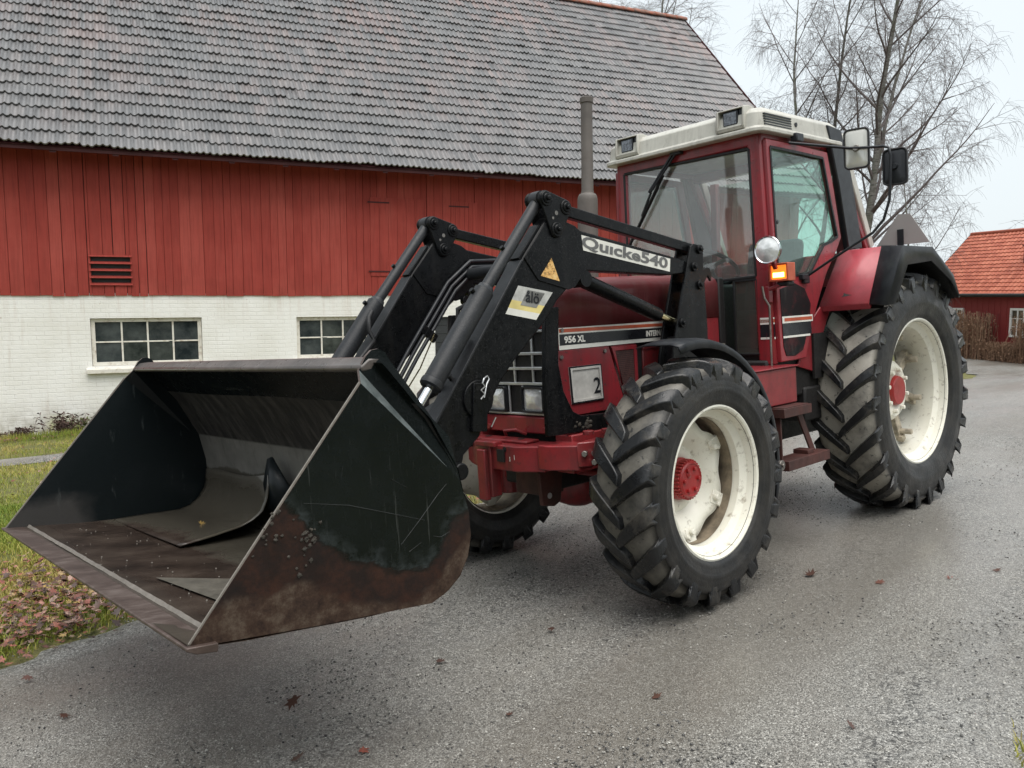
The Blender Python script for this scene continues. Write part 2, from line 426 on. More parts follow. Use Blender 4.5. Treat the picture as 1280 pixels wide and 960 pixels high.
# loose pebbles on the near gravel
def ico():
    bm = bmesh.new(); bmesh.ops.create_icosphere(bm, subdivisions=1, radius=1)
    v = np.array([x.co[:] for x in bm.verts]); f = np.array([[q.index for q in p.verts] for p in bm.faces]); bm.free(); return v, f
IV, IF = ico()
def pebbles(n):
    # denser close to the camera
    r = 2.2 + 10.5*RNG.random(n*3)**1.6; a = RNG.uniform(-.62, .66, n*3); x = r*np.sin(a); y = r*np.cos(a)
    ok = (vnoise(x, y, 1.1, 21)*.6 + vnoise(x, y, 4.2, 22)*.4) > RNG.uniform(.1, .8, n*3)
    ok &= on_gravel(x, y) > .05
    x = x[ok][:n]; y = y[ok][:n]; m = len(x)
    sz = .0019 + .0042*RNG.random(m)**3
    th = RNG.random(m)*6.283; c_, s__ = np.cos(th), np.sin(th)
    sc = np.stack([sz*RNG.uniform(.8,1.5,m), sz*RNG.uniform(.7,1.1,m), sz*RNG.uniform(.45,.8,m)], -1)
    L = IV[None]*sc[:,None,:]*RNG.uniform(.8, 1.2, (m, len(IV), 1))
    V = np.stack([L[...,0]*c_[:,None]-L[...,1]*s__[:,None]+x[:,None], L[...,0]*s__[:,None]+L[...,1]*c_[:,None]+y[:,None], L[...,2]+(road_z(x,y)+sz*.3)[:,None]], -1)
    F = IF[None]+(np.arange(m)*len(IV))[:,None,None]
    return V.reshape(-1,3), F.reshape(-1,3), np.repeat(RNG.random(m), len(IV))
V, F, A = pebbles(34000)
t = NT('pebble'); at = t.n('ShaderNodeAttribute'); at.attribute_name = 'rnd'
c = t.ramp(at.outputs['Fac'], [(0,(.025,.025,.028)),(.3,(.08,.078,.073)),(.6,(.19,.183,.168)),(.9,(.33,.32,.29)),(1,(.5,.485,.445))])
t.bsdf(c, .5, 0, t.bump(t.noise(300, 3), .2, .002)); PEB = t.mat
o = npmesh('gravel_pebbles', V, F, PEB, attr={'rnd': A}); tag(o, 'loose wet pebbles scattered over the lane', None, None, 'stuff')

# ------------------------------------------------------------------ grass, leaf litter
def blades(x, y, hmin, hmax, wd):
    n = len(x); h = RNG.uniform(hmin, hmax, n); a = RNG.random(n)*6.283; lean = RNG.uniform(.1, .9, n)*h; la = RNG.random(n)*6.283
    z = gz(x, y) - .03 + (vnoise(x,y,.8,1)-.5)*.07 + (vnoise(x,y,3,2)-.5)*.03
    wx, wy = np.cos(a)*wd, np.sin(a)*wd
    b0 = np.stack([x-wx, y-wy, z], -1); b1 = np.stack([x+wx, y+wy, z], -1)
    mx_, my_ = x+np.cos(la)*lean*.35, y+np.sin(la)*lean*.35
    m0 = np.stack([mx_-wx*.7, my_-wy*.7, z+h*.62], -1); m1 = np.stack([mx_+wx*.7, my_+wy*.7, z+h*.62], -1)
    tp = np.stack([x+np.cos(la)*lean, y+np.sin(la)*lean, z+h], -1)
    V = np.stack([b0, b1, m1, m0, tp], 1).reshape(-1, 3); k = np.arange(n)[:,None]*5
    F = np.concatenate([np.stack([k[:,0],k[:,0]+1,k[:,0]+2],-1), np.stack([k[:,0],k[:,0]+2,k[:,0]+3],-1), np.stack([k[:,0]+3,k[:,0]+2,k[:,0]+4],-1)])
    return V, F
def scatter_world(n, xr, yr): return RNG.uniform(*xr, n), RNG.uniform(*yr, n)
xs, ys = [], []
x, y = scatter_world(150000, (-5.2, -1.2), (3.4, 8.2)); xs.append(x); ys.append(y)
x, y = scatter_world(130000, (-13, -3), (7.5, 16.5)); xs.append(x); ys.append(y)
x, y = scatter_world(30000, (-1.2, 4), (6.5, 12)); xs.append(x); ys.append(y)
x, y = scatter_world(9000, (1.3, 3.2), (2.0, 3.1)); xs.append(x); ys.append(y)
x = np.concatenate(xs); y = np.concatenate(ys)
sd = on_gravel(x, y); wl = (np.stack([x,y],-1)-B0)@NV      # distance from the barn wall
keep = (sd < .10-.22*RNG.random(len(x))**2) & (wl > .05) & (np.abs(wl-3.75+0) > .42+RNG.normal(0,.15,len(x)))
keep &= (vnoise(x,y,1.7,31)*.5+vnoise(x,y,6,32)*.5) > RNG.uniform(.1,.62,len(x))
lf = sd > -.9
keep &= ~(lf & (RNG.random(len(x)) < .12))
x, y = x[keep], y[keep]
tall = ((np.stack([x,y],-1)-B0)@NV) < 1.3
V, F = blades(x, y, .016, .055, .0034); 
VV = V.reshape(-1,5,3); 
base_z = VV[:,0:1,2]; VV[:,:,2] = np.where(tall[:,None], base_z+(VV[:,:,2]-base_z)*2.6, VV[:,:,2]); V = VV.reshape(-1,3)
hue = np.clip(vnoise(x,y,.9,41)*.7+RNG.random(len(x))*.5-.1, 0, 1)
t = NT('grass_blade'); at = t.n('ShaderNodeAttribute'); at.attribute_name = 'hue'
c = t.ramp(at.outputs['Fac'], [(0,(.10,.17,.024)),(.35,(.21,.25,.04)),(.6,(.34,.32,.07)),(.85,(.44,.35,.13)),(1,(.34,.22,.09))])
p = t.bsdf(c, .55, 0, None, .35); p.inputs['Subsurface Weight'].default_value = 0
GRASS = t.mat
o = npmesh('grass', V, F, GRASS, attr={'hue': np.repeat(hue, 5)}); tag(o, 'short yellow green grass on the verge', None, None, 'stuff')

# a five-lobed leaf: centre fan
LP = []
for a_, r_ in [(-90,.25),(-62,.42),(-30,.62),(-12,.45),(8,.95),(28,.55),(58,1.0),(74,.55),(90,1.15),(106,.55),(122,1.0),(152,.55),(172,.95),(192,.45),(210,.62),(242,.42)]:
    LP.append((r_*math.cos(rad(a_)), r_*math.sin(rad(a_))))
LP = np.array(LP); NL = len(LP)
def leaves(x, y, z, size):
    n = len(x); th = RNG.random(n)*6.283; curl = RNG.uniform(-.5,.9,n); tx, ty = RNG.normal(0,.28,n), RNG.normal(0,.28,n)
    L = np.concatenate([np.zeros((1,2)), LP])[None]*(size[:,None,None]*RNG.uniform(.75,1.2,(n,NL+1,1)))
    lx = L[...,0]*np.cos(th)[:,None]-L[...,1]*np.sin(th)[:,None]; ly = L[...,0]*np.sin(th)[:,None]+L[...,1]*np.cos(th)[:,None]
    rr = (lx**2+ly**2); lz = curl[:,None]*rr/np.maximum(size[:,None],1e-4)*.55 + lx*tx[:,None]+ly*ty[:,None]
    lz -= lz.min(1, keepdims=True)
    V = np.stack([lx+x[:,None], ly+y[:,None], lz+z[:,None]], -1)
    f = np.array([(0, i+1, (i+1) % NL+1) for i in range(NL)])
    F = f[None]+(np.arange(n)*(NL+1))[:,None,None]
    return V.reshape(-1,3), F.reshape(-1,3)
t = NT('fallen_leaf'); at = t.n('ShaderNodeAttribute'); at.attribute_name = 'rnd'
c = t.ramp(at.outputs['Fac'], [(0,(.04,.022,.018)),(.25,(.09,.042,.03)),(.45,(.24,.062,.040)),(.6,(.33,.11,.07)),(.75,(.34,.21,.165)),(.9,(.22,.155,.12)),(1,(.42,.28,.07))])
c = t.mix(t.mapr(t.noise(70,4,.6),.42,.68), c, (.06,.032,.022))
t.bsdf(c, .42, 0, t.bump(t.noise(120,4),.3,.004), .5); LEAF = t.mat
xs, ys = [], []
def patch(cx, cy, sx, sy, n, ang=0):
    a = RNG.normal(0, 1, (n,2))*[sx, sy]; c_, s__ = math.cos(ang), math.sin(ang)
    xs.append(cx+a[:,0]*c_-a[:,1]*s__); ys.append(cy+a[:,0]*s__+a[:,1]*c_)
patch(-2.75, 4.75, .36, .7, 1700, -.45); patch(-3.3, 5.4, .45, .6, 650, -.4); patch(-2.3, 4.3, .3, .3, 600)
patch(.2, 8.4, .8, .5, 700, .9); patch(2.2, 11, 1, .7, 400, .9)
q = B0+NV*.95+DV*.6
patch(q[0], q[1], 1.6, .13, 420, BARN_A); patch(-6, 10.5, 2.5, 2.2, 260)
x = np.concatenate(xs); y = np.concatenate(ys); sd = on_gravel(x, y); wl = (np.stack([x,y],-1)-B0)@NV
ok = ((sd < .03) | ((sd < .22) & (RNG.random(len(x)) < .25)) | (RNG.random(len(x)) < .008)) & (wl > .1); x, y, sd = x[ok], y[ok], sd[ok]
z = gz(x,y) + np.where(sd < 0, .0 + RNG.uniform(0,.04,len(x)), .008)
V, F = leaves(x, y, z, RNG.uniform(.013,.034,len(x)))
o = npmesh('leaf_litter', V, F, LEAF, attr={'rnd': np.repeat(RNG.random(len(x))**1.1, NL+1)}); tag(o, 'red and brown autumn leaves matted on the grass verge', None, None, 'stuff')

# single leaves lying on the gravel
SPOTS = [
 (1.642,4.431,.1,'dark brown fallen leaf on gravel just right of the big front wheel',.034),
 (1.935,4.247,.3,'small reddish leaf between the dark brown leaf and the bright rust-red leaf',.028),
 (2.305,4.215,.47,'bright rust-red maple leaf lying alone on the gravel at the right',.033),
 (1.18,2.758,.14,'curled brown leaf with a stalk on gravel near the bottom right grass patch',.018),
 (-.532,2.794,.46,'orange-brown leaf at the bottom edge of the photo, left of its middle',.026),
 (-.884,3.191,.2,'flattened dark leaf on gravel below the bucket side',.030),
 (.557,3.063,.24,'faint reddish leaf scrap on gravel below the front tyre',.022),
 (.193,3.85,.1,'dull brown leaf pressed into gravel left of the front tyre',.024),
 (-.758,2.756,.1,'blackened leaf at the bottom edge, left of the orange-brown leaf',.03),
 (-.321,3.549,.14,'dull purple-brown leaf on gravel beneath the bucket edge',.026),
 (2.597,4.323,.22,'brown leaf near the right border beyond the rust-red maple leaf',.026),
 (-.012,3.004,.22,'tiny red leaf on gravel in the bottom middle',.016),
 (-1.823,3.215,.2,'small plum-coloured leaf on gravel at the bottom left',.024)]
for (x, y, rn, lab, sz) in SPOTS:
    V, F = leaves(np.array([x]), np.array([y]), np.array([gz1(x,y)+.012]), np.array([sz*1.2]))
    o = npmesh('fallen_leaf', V-np.array([x,y,0]), F, LEAF, attr={'rnd': np.full(len(V), rn)}); o.location = (x,y,0)
    tag(o, lab, 'leaf', 'single leaves on the gravel lane')
# ------------------------------------------------------------------ barn
barn = empty('barn', 'long red board barn on a whitewashed brick base under a grey tiled roof', 'barn', (B0[0], B0[1], 0))
barn.rotation_euler = (0, 0, BARN_A)
BX0, BX1, BD = -13.0, 18.75, 11.56
# whitewashed brick
t = NT('whitewashed_brick')
m = t.mapping((1,1,1), rot=(rad(90),0,0))
br = t.n('ShaderNodeTexBrick'); t.l(m, br.inputs['Vector']); br.inputs['Scale'].default_value = 1
br.inputs['Brick Width'].default_value = .27; br.inputs['Row Height'].default_value = .082; br.inputs['Mortar Size'].default_value = .007; br.inputs['Mortar Smooth'].default_value = .6
br.inputs['Color1'].default_value = (.0,.0,.0,1); br.inputs['Color2'].default_value = (1,1,1,1); br.inputs['Mortar'].default_value = (.5,.5,.5,1)
X_, Y_, Z_ = t.xyz()
c = t.ramp(t.noise(1.6, 7, .6), [(.3, (.76,.745,.69)), (.55, (.84,.83,.79)), (.75, (.87,.865,.83))])
crack = t.math('MULTIPLY', br.outputs['Fac'], t.mapr(t.noise(3.2, 5, .7), .46, .62))
c = t.mix(t.math('MULTIPLY', crack, .26), c, (.42,.38,.33))
chip = t.math('MULTIPLY', t.mapr(t.noise(11, 4, .6), .68, .71), t.mapr(t.noise(2, 3), .45, .6)); c = t.mix(chip, c, (.45,.33,.26))
low = t.mapr(Z_, -1.1, -.35, 1, 0); c = t.mix(t.math('MULTIPLY', low, t.mapr(t.noise(4,7,.7),.34,.58)), c, (.38,.35,.28)); drip = t.math('MULTIPLY', t.mapr(Z_, .9, 1.6), t.mapr(t.noise(1,6,.7,t.mapping((9,9,.5))),.52,.68)); c = t.mix(t.math('MULTIPLY', drip, .35), c, (.50,.38,.30))
alg = t.math('MULTIPLY', t.mapr(Z_, -1.05, -.62, 1, 0), t.math('MULTIPLY', t.mapr(t.noise(7,5,.7),.38,.52), t.math('MULTIPLY', t.mapr(X_, .72,.85), t.mapr(X_, 1.35,1.2,0,1))))
c = t.mix(alg, c, (.42,.46,.10))
run = t.noise(1, 5, .65, t.mapping((7,7,.6))); c = t.mix(t.math('MULTIPLY', t.mapr(run,.58,.75), .28), c, (.45,.36,.28))
h = t.math('ADD', t.math('MULTIPLY', br.outputs['Fac'], -1.0), t.math('MULTIPLY', t.noise(28,5,.6), .9))
t.bsdf(c, .8, 0, t.bump(h, .42, .012), .3); WHITEWASH = t.mat
# red ochre boards
t = NT('red_boards'); at = t.n('ShaderNodeAttribute'); at.attribute_name = 'rnd'
g = t.noise(1, 6, .65, t.mapping((30,30,1.6))); g2 = t.noise(1.1, 5, .6)
c = t.ramp(t.math('ADD', t.math('MULTIPLY', at.outputs['Fac'], .25), t.math('MULTIPLY', g2, .8)), [(.25, (.26,.038,.029)), (.5, (.325,.052,.040)), (.8, (.40,.08,.062))])
c = t.mix(t.mapr(g, .45, .75, 0, .5), c, (.13,.022,.018)); wf = t.noise(1,5,.7,t.mapping((11,11,.9),loc=(3,1,2))); c = t.mix(t.mapr(wf,.56,.74,0,.22), c, (.38,.10,.08))
_, _, Z_ = t.xyz(); c = t.mix(t.math('MULTIPLY', t.mapr(Z_, 1.6, 2.1, 1, 0), t.mapr(t.noise(3,5,.6),.45,.7,0,.5)), c, (.19,.035,.025))
t.bsdf(c, .75, 0, t.bump(g, .35, .006), .25); BOARDS = t.mat
t = NT('dark_red_fascia'); c = t.mix(t.noise(8,5), (.045,.012,.014), (.07,.02,.02)); t.bsdf(c, .6, 0, None, .3); FASCIA = t.mat
# roof tiles
t = NT('concrete_tiles'); at = t.n('ShaderNodeAttribute'); at.attribute_name = 'rnd'; X_, Y_, Z_ = t.xyz()
n1 = t.noise(.45, 5, .6); n2 = t.noise(2.5, 6, .65)
red_ = t.math('MULTIPLY', t.mapr(Z_, 4.5, 9.8, .25, 1), t.mapr(t.math('ADD', t.math('MULTIPLY', n1, .88), t.math('MULTIPLY', at.outputs['Fac'], .12)), .42, .66))
c = t.ramp(t.math('ADD', t.math('MULTIPLY', at.outputs['Fac'], .28), t.math('MULTIPLY', n2, .72)), [(.2, (.10,.101,.104)), (.5, (.14,.14,.142)), (.8, (.195,.193,.191))])
c = t.mix(t.math('MULTIPLY', t.math('MULTIPLY', red_, .5), t.mapr(at.outputs['Fac'],.2,.75)), c, (.30,.19,.17))
lich = t.mapr(t.vor(3.3), .0, .055, 1, 0); c = t.mix(t.math('MULTIPLY', lich, t.mapr(t.noise(30,3),.4,.6)), c, (.5,.5,.46))
t.bsdf(c, t.mapr(n2, .3, .7, .24, .4), 0, t.bump(t.noise(45,4), .2, .004), .6); TILES = t.mat
t = NT('ridge_tile'); c = t.mix(t.mapr(t.noise(6,6,.7),.4,.65), (.30,.09,.05), (.14,.11,.09)); t.bsdf(c, .6); RIDGE = t.mat
# aged white paint, dark panes
t = NT('aged_white_paint'); c = t.mix(t.mapr(t.noise(9,6,.65),.5,.72), (.72,.69,.62), (.42,.35,.27)); t.bsdf(c, .55, 0, t.bump(t.noise(40,4),.2,.004)); WINPAINT = t.mat
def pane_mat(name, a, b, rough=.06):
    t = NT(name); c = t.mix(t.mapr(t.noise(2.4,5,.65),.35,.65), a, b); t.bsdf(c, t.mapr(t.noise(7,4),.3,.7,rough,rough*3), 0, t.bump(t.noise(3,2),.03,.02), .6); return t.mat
PANE = pane_mat('reflection_tinted_pane', (.012,.018,.02), (.07,.08,.078));  # paler mottling painted in to stand for reflections in the glass
t = NT('black_boards'); c = t.mix(t.noise(1,5,.6,t.mapping((3,3,20))), (.018,.02,.022), (.045,.048,.052)); t.bsdf(c,.5); BLACKB = t.mat

def wall_with_holes(x0, x1, z0, z1, holes, thick, reveal):
    """front face at y=0 with rectangular openings (s0,s1,z0,z1) and their reveals"""
    mb = MB(); xs = sorted({x0, x1, *[h[0] for h in holes], *[h[1] for h in holes]}); zs = sorted({z0, z1, *[h[2] for h in holes], *[h[3] for h in holes]})
    for i in range(len(xs)-1):
        for j in range(len(zs)-1):
            cx, cz = (xs[i]+xs[i+1])/2, (zs[j]+zs[j+1])/2
            if any(h[0] < cx < h[1] and h[2] < cz < h[3] for h in holes): continue
            mb.add([(xs[i],0,zs[j]),(xs[i+1],0,zs[j]),(xs[i+1],0,zs[j+1]),(xs[i],0,zs[j+1])], [(0,1,2,3)])
    for (a,b,c_,d) in holes:
        r = reveal
        mb.add([(a,0,c_),(b,0,c_),(b,0,d),(a,0,d),(a,r,c_),(b,r,c_),(b,r,d),(a,r,d)], [(0,4,5,1),(1,5,6,2),(2,6,7,3),(3,7,4,0),(4,7,6,5)])
    mb.add([(x1,0,z0),(x1,BD,z0),(x1,BD,z1),(x1,0,z1)], [(0,1,2,3)]); mb.add([(x0,0,z0),(x0,BD,z0),(x0,BD,z1),(x0,0,z1)], [(3,2,1,0)])
    mb.add([(x0,BD,z0),(x1,BD,z0),(x1,BD,z1),(x0,BD,z1)], [(3,2,1,0)])
    return mb
rr0 = random.Random(3)
HOLES = [(-5.6,-3.65,.22,1.13), (1.57,3.54,.22,1.13), (5.38,7.34,.25,1.115), (8.40,10.3,-.06,1.085)]
wall_with_holes(BX0, BX1, -1.7, 1.60, HOLES, .3, .20).build('brick_base', WHITEWASH, barn, smooth=0, recalc=False)
for (a,b,c_,d) in HOLES[:3]:
    y0 = .07
    pn = MB()
    wroot = MB(); f = .075
    wroot.ring([(a+.005,c_+.005),(b-.005,c_+.005),(b-.005,d-.005),(a+.005,d-.005)], [(a+f,c_+f),(b-f,c_+f),(b-f,d-f),(a+f,d-f)], y0, y0+.07)
    win = wroot.build('window', WINPAINT, barn, bevel=.004)
    mm = MB(); iw = (b-a-2*f)/4
    for k_ in range(1,4): mm.box((a+f+k_*iw-.016,y0+.012,c_+f),(a+f+k_*iw+.016,y0+.048,d-f))
    zc = (c_+d)/2
    for k_ in range(4): mm.box((a+f+k_*iw+(.016 if k_ else 0),y0+.016,zc-.014),(a+f+(k_+1)*iw-(.016 if k_ < 3 else 0),y0+.046,zc+.014))
    mm.build('glazing_bar', WINPAINT, win, bevel=.003)
    for k_ in range(4):
        for (q0,q1) in ((c_+f,zc),(zc,d-f)):
            ta, tb = rr0.uniform(-.012,.012), rr0.uniform(-.012,.012); xa, xb = a+f+k_*iw, a+f+(k_+1)*iw
            pn.add([(xa,y0+.03-ta-tb,q0),(xb,y0+.03+ta-tb,q0),(xb,y0+.03+ta+tb,q1),(xa,y0+.03-ta+tb,q1)], [(0,1,2,3)])
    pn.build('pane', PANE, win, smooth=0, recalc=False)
    s_b = MB(); s_b.prism([(-.10,c_-.13),(-.10,c_-.05),(.065,c_-.002),(.065,c_-.13)], a-.1, b+.1, axis='x'); s_b.build('sill', WINPAINT, win, bevel=.006)
a,b,c_,d = HOLES[3]
hb = MB()
for k_ in range(6):
    z0 = c_+(d-c_)*k_/6; hb.box((a+.01,.05+.004*(k_%2),z0+.006),(b-.01,.09,z0+(d-c_)/6-.006))
hb.box((a+.01,.09,c_),(b-.01,.12,d)); hb.build('shutter', BLACKB, barn, bevel=.003)
# boards
mb = MB(); rn = []; x = BX0; vh = (1.635,2.305,1.775,2.305)
rr = random.Random(4)
def board(x0, x1, z0, z1, off, r):
    n0 = len(mb.v); e = .004
    mb.add([(x0,off+e,z0),(x0+e*1.4,off,z0),(x1-e*1.4,off,z0),(x1,off+e,z0),(x0,off+e,z1),(x0+e*1.4,off,z1),(x1-e*1.4,off,z1),(x1,off+e,z1),(x0,.05,z0),(x1,.05,z0),(x0,.05,z1),(x1,.05,z1)],
        [(0,1,5,4),(1,2,6,5),(2,3,7,6),(8,0,4,10),(3,9,11,7),(0,8,9,3,2,1),(4,5,6,7,11,10)])
    rn.extend([r]*(len(mb.v)-n0))
while x < BX1:
    bw = rr.uniform(.13,.24); x1 = min(x+bw, BX1)
    for e_ in vh[:2]:
        if x < e_-1e-6 < x1: x1 = e_
    off = -.028 + rr.uniform(-.006,.004); r = rr.random(); g_ = rr.uniform(.002,.006) if rr.random() < .75 else rr.uniform(.007,.014)
    z0 = 1.60-.045+rr.uniform(-.012,.008)
    if x1 > vh[0]+.01 and x < vh[1]-.01:
        board(x, x1-g_, z0, vh[2], off, r); board(x, x1-g_, vh[3], 4.74, off, r)
    else: board(x, x1-g_, z0, 4.74, off, r)
    x = x1
# gable boards at the right end
y = 0.0; 
me_r = mb
n0 = len(mb.v)
while y < BD:
    bw = rr.uniform(.15,.24); y1 = min(y+bw, BD); zt = lambda q: 4.62 + 5.72*(1-abs(q-5.78)/5.78)
    mb.add([(BX1+.02,y+.004,1.57),(BX1+.02,y1-.004,1.57),(BX1+.02,y1-.004,zt(y1)),(BX1+.02,y+.004,zt(y))], [(0,1,2,3)]); mb.add([(BX0-.02,y,1.57),(BX0-.02,y1,1.57),(BX0-.02,y1,zt(y1)),(BX0-.02,y,zt(y))], [(3,2,1,0)])
    rn.extend([rr.random()]*8); y = y1
bo = mb.build('board_wall', BOARDS, barn, smooth=0, recalc=False)
a_ = bo.data.attributes.new('rnd', 'FLOAT', 'POINT'); a_.data.foreach_set('value', rn)
bk = MB(); bk.box((BX0,.052,1.5),(BX1,.07,4.78)); bk.add([(BX1,0.05,1.6),(BX1,BD,1.6),(BX1,BD,4.3),(BX1,5.78,10.1),(BX1,.05,4.3)], [(0,1,2,3,4)]); bk.build('wall_backing', BLACKB, barn, smooth=0)
for (s0,s1,z0,z1) in [(6.96,8.15,1.97,3.62),(8.78,9.4,2.05,3.61)]:
    hm = MB(); rnh = []
    k_ = 6; 
    for i in range(k_):
        u0 = s0+(s1-s0)*i/k_; u1 = s0+(s1-s0)*(i+1)/k_
        hm.box((u0+.002,-.043,z0),(u1-.003,-.033,z1))
    ob = hm.build('hay_hatch', BOARDS, barn, bevel=.003); av = ob.data.attributes.new('rnd','FLOAT','POINT'); av.data.foreach_set('value', [random.random() for _ in ob.data.vertices])
    hh = MB()
    for zz_ in (z0+.1, z1-.1): hh.piece(); hh.box((s0-.05,-.052,zz_-.014),(s0+.42,-.044,zz_+.014))
    hh.build('hinge', FASCIA, ob)
vt = MB(); vt.box((vh[0]-.0,.08,vh[2]),(vh[1],.10,vh[3])); vt.build('vent_recess', BLACKB, barn)
vt = MB(); nS = 5
for i in range(nS):
    z0 = vh[2]+(vh[3]-vh[2])*i/(nS-1); vt.prism([(-.062,z0-.028),(-.055,z0-.012),(.02,z0+.028),(.02,z0+.012)], vh[0]-.03, vh[1]+.03, axis='x')
vt.build('vent_slat', BOARDS, barn, bevel=.003)
# roof: rolled tiles in overlapping rows
E0 = np.array([-.64, 4.185]); RG = np.array([5.78, 10.46]); sl_ = RG-E0; SLEN = math.hypot(*sl_); sl_ = sl_/SLEN; nn_ = np.array([-sl_[1], sl_[0]])
X0, X1 = BX0-.35, BX1+.40; wave = .1205; NROW = 25; ex = SLEN/NROW; per = 6
nw = int((X1-X0)/wave/2)*2; ntile = nw//2; per = 8
u = np.linspace(0, nw*wave, nw*per+1); ph = (u/wave)*2*np.pi
prof = .036*(.5+.5*np.cos(ph))**2.0
tile_i = np.minimum((u/(2*wave)).astype(int), ntile-1)
Vs, Fs, At = [], [], []; off = 0
for r in range(NROW):
    jit = RNG.normal(0, .007, ntile); jl = RNG.normal(0, .009, ntile)-.03*(RNG.random(ntile) < .02); rv = RNG.random(ntile)*.4+RNG.random(ntile)*.0; rw2 = RNG.random(nw)
    h0 = prof + .046 + jit[tile_i]; h1 = prof + .004
    s0 = r*ex - .02 + jl[tile_i]; s1 = np.full_like(u, (r+1)*ex + .05)
    def pt(s, h): return np.stack([X0+u, E0[0]+sl_[0]*s+nn_[0]*h, E0[1]+sl_[1]*s+nn_[1]*h], -1)
    V = np.concatenate([pt(s0, h0), pt(s1, h1), pt(s0+.004, h0-.030), pt(s0+.16, h0-.032)])
    n = len(u); i = np.arange(n-1)
    F = np.concatenate([np.stack([i, i+1, n+i+1, n+i], -1), np.stack([2*n+i, 2*n+i+1, i+1, i], -1), np.stack([3*n+i, 3*n+i+1, 2*n+i+1, 2*n+i], -1)])
    Vs.append(V); Fs.append(F+off); off += len(V); At.append(np.tile(rv[tile_i]+.6*rw2[np.minimum((u/wave+.5).astype(int), nw-1)], 4))
o = npmesh('tiled_roof', np.concatenate(Vs), np.concatenate(Fs), TILES, barn, smooth=1, attr={'rnd': np.concatenate(At)}); o.data.set_sharp_from_angle(angle=rad(50))
rb = MB(); 
rb.add([(X0,E0[0],E0[1]-.03),(X1,E0[0],E0[1]-.03),(X1,RG[0],RG[1]-.03),(X0,RG[0],RG[1]-.03)], [(0,1,2,3)])
rb.add([(X0,RG[0],RG[1]-.03),(X1,RG[0],RG[1]-.03),(X1,2*RG[0]-E0[0],E0[1]-.03),(X0,2*RG[0]-E0[0],E0[1]-.03)], [(0,1,2,3)])
rb.add([(X0,RG[0],RG[1]+.02),(X1,RG[0],RG[1]+.02),(X1,2*RG[0]-E0[0],E0[1]+.02),(X0,2*RG[0]-E0[0],E0[1]+.02)], [(0,1,2,3)], 1)
for i_r in range(int((X1-X0)/1.0)):
    xr = X0+.5+i_r; rb.prism([(-.60,4.185-.04),(-.60,4.185-.13),(.0,4.78-.13),(.0,4.78-.04)], xr-.05, xr+.05, axis='x')
rb.build('roof_deck', [FASCIA, TILES], barn, smooth=0, recalc=False)
fa = MB(); fa.box((X0,-.615,4.085),(X1,-.590,4.165)); fa.build('fascia_board', FASCIA, barn, bevel=.004)
vb = MB()
for xx in (X1-.06, X0+.03): vb.piece(); vb.beam((xx,E0[0],E0[1]-.1),(xx,RG[0],RG[1]-.1),.03,.2,(0,0,1)); vb.beam((xx,2*RG[0]-E0[0],E0[1]-.1),(xx,RG[0],RG[1]-.1),.03,.2,(0,0,1))
vb.build('barge_board', FASCIA, barn)
rt = MB(); k_ = int((X1-X0)/.4)
for i in range(k_):
    x0 = X0+i*.4; pts = [(RG[0]+.15*math.cos(a)*1.0, RG[1]+.0+.115*math.sin(a)) for a in np.linspace(-.2, math.pi+.2, 9)]
    vs = [(x0,*p) for p in pts]+[(x0+.43,p[0],p[1]-.012) for p in pts]
    rt.add(vs, [(j,j+1,9+j+1,9+j) for j in range(8)])
rt.build('ridge_cap', RIDGE, barn, smooth=60, recalc=False, solid=.02)

# ------------------------------------------------------------------ red house behind, with its hedge
HU = np.array([.275,-.961]); HU = HU/np.hypot(*HU); HN = np.array([-HU[1],HU[0]])   # HN points away from the lane, into the house
W0 = np.array([19.44,36.0])                       # wall point seen at the left window's side
house = empty('red_house', 'low red board house with an orange tiled roof and white windows', 'house', (W0[0], W0[1], 0))
house.rotation_euler = (0,0,math.atan2(HU[1],HU[0]))
# local: x towards the camera along the wall, y into the house
def h_at(px, py):  # pixel -> local x,z on the wall
    p = rad(-6.06); dw = np.array([0,math.cos(p),math.sin(p)]); uw = np.array([0,-math.sin(p),math.cos(p)])
    v = dw + (px-640)/FPX*np.array([1,0,0]) - (py-480)/FPX*uw
    tt = ((W0)@HN)/(v[:2]@HN); q = v*tt; return float((q[:2]-W0)@HU), 1.55+q[2]
HX0, HX1, HD = -1.9, 13.0, 5.0
wl_ = [h_at(1190,385), h_at(1204,420)]; wr_ = [h_at(1265,382.5), h_at(1290,421)]
HW = [(wl_[0][0], wl_[1][0], -.10, 1.03), (wr_[0][0], wr_[0][0]+(wl_[1][0]-wl_[0][0])*1.0, -.10, 1.06), (wr_[0][0]+3.1, wr_[0][0]+4.1, -.1, 1.06)]
hm = MB(); rnh = []
x = HX0; zE = 1.62
t = NT('falu_boards'); c = t.mix(t.noise(1,5,.6,t.mapping((16,16,1.2))), (.21,.026,.026), (.28,.04,.036)); t.bsdf(c,.7); FALU = t.mat
k_ = 0
while x < HX1:
    x1 = x+.15; hm.box((x,-.01-.012*(k_%2),-1.4),(x1,.02,zE+.12)); x = x1; k_ += 1
hm.box((HX0,.02,-1.4),(HX1,.1,zE+.1)); hm.box((HX0,.1,-1.4),(HX0+.1,HD,zE)); hm.box((HX1-.1,.1,-1.4),(HX1,HD,zE)); hm.box((HX0,HD,-1.4),(HX1,HD+.1,zE))
for xx in (HX0,HX1-.05): hm.prism([(0,zE),(HD,zE),(HD/2,zE+2.62)], xx, xx+.05, axis='x')
hm.build('board_wall', FALU, house, smooth=0)
HPANE = pane_mat('house_pane', (.05,.045,.035), (.15,.12,.08))
t = NT('white_window_paint'); t.bsdf((.78,.77,.74), .5); HWHITE = t.mat
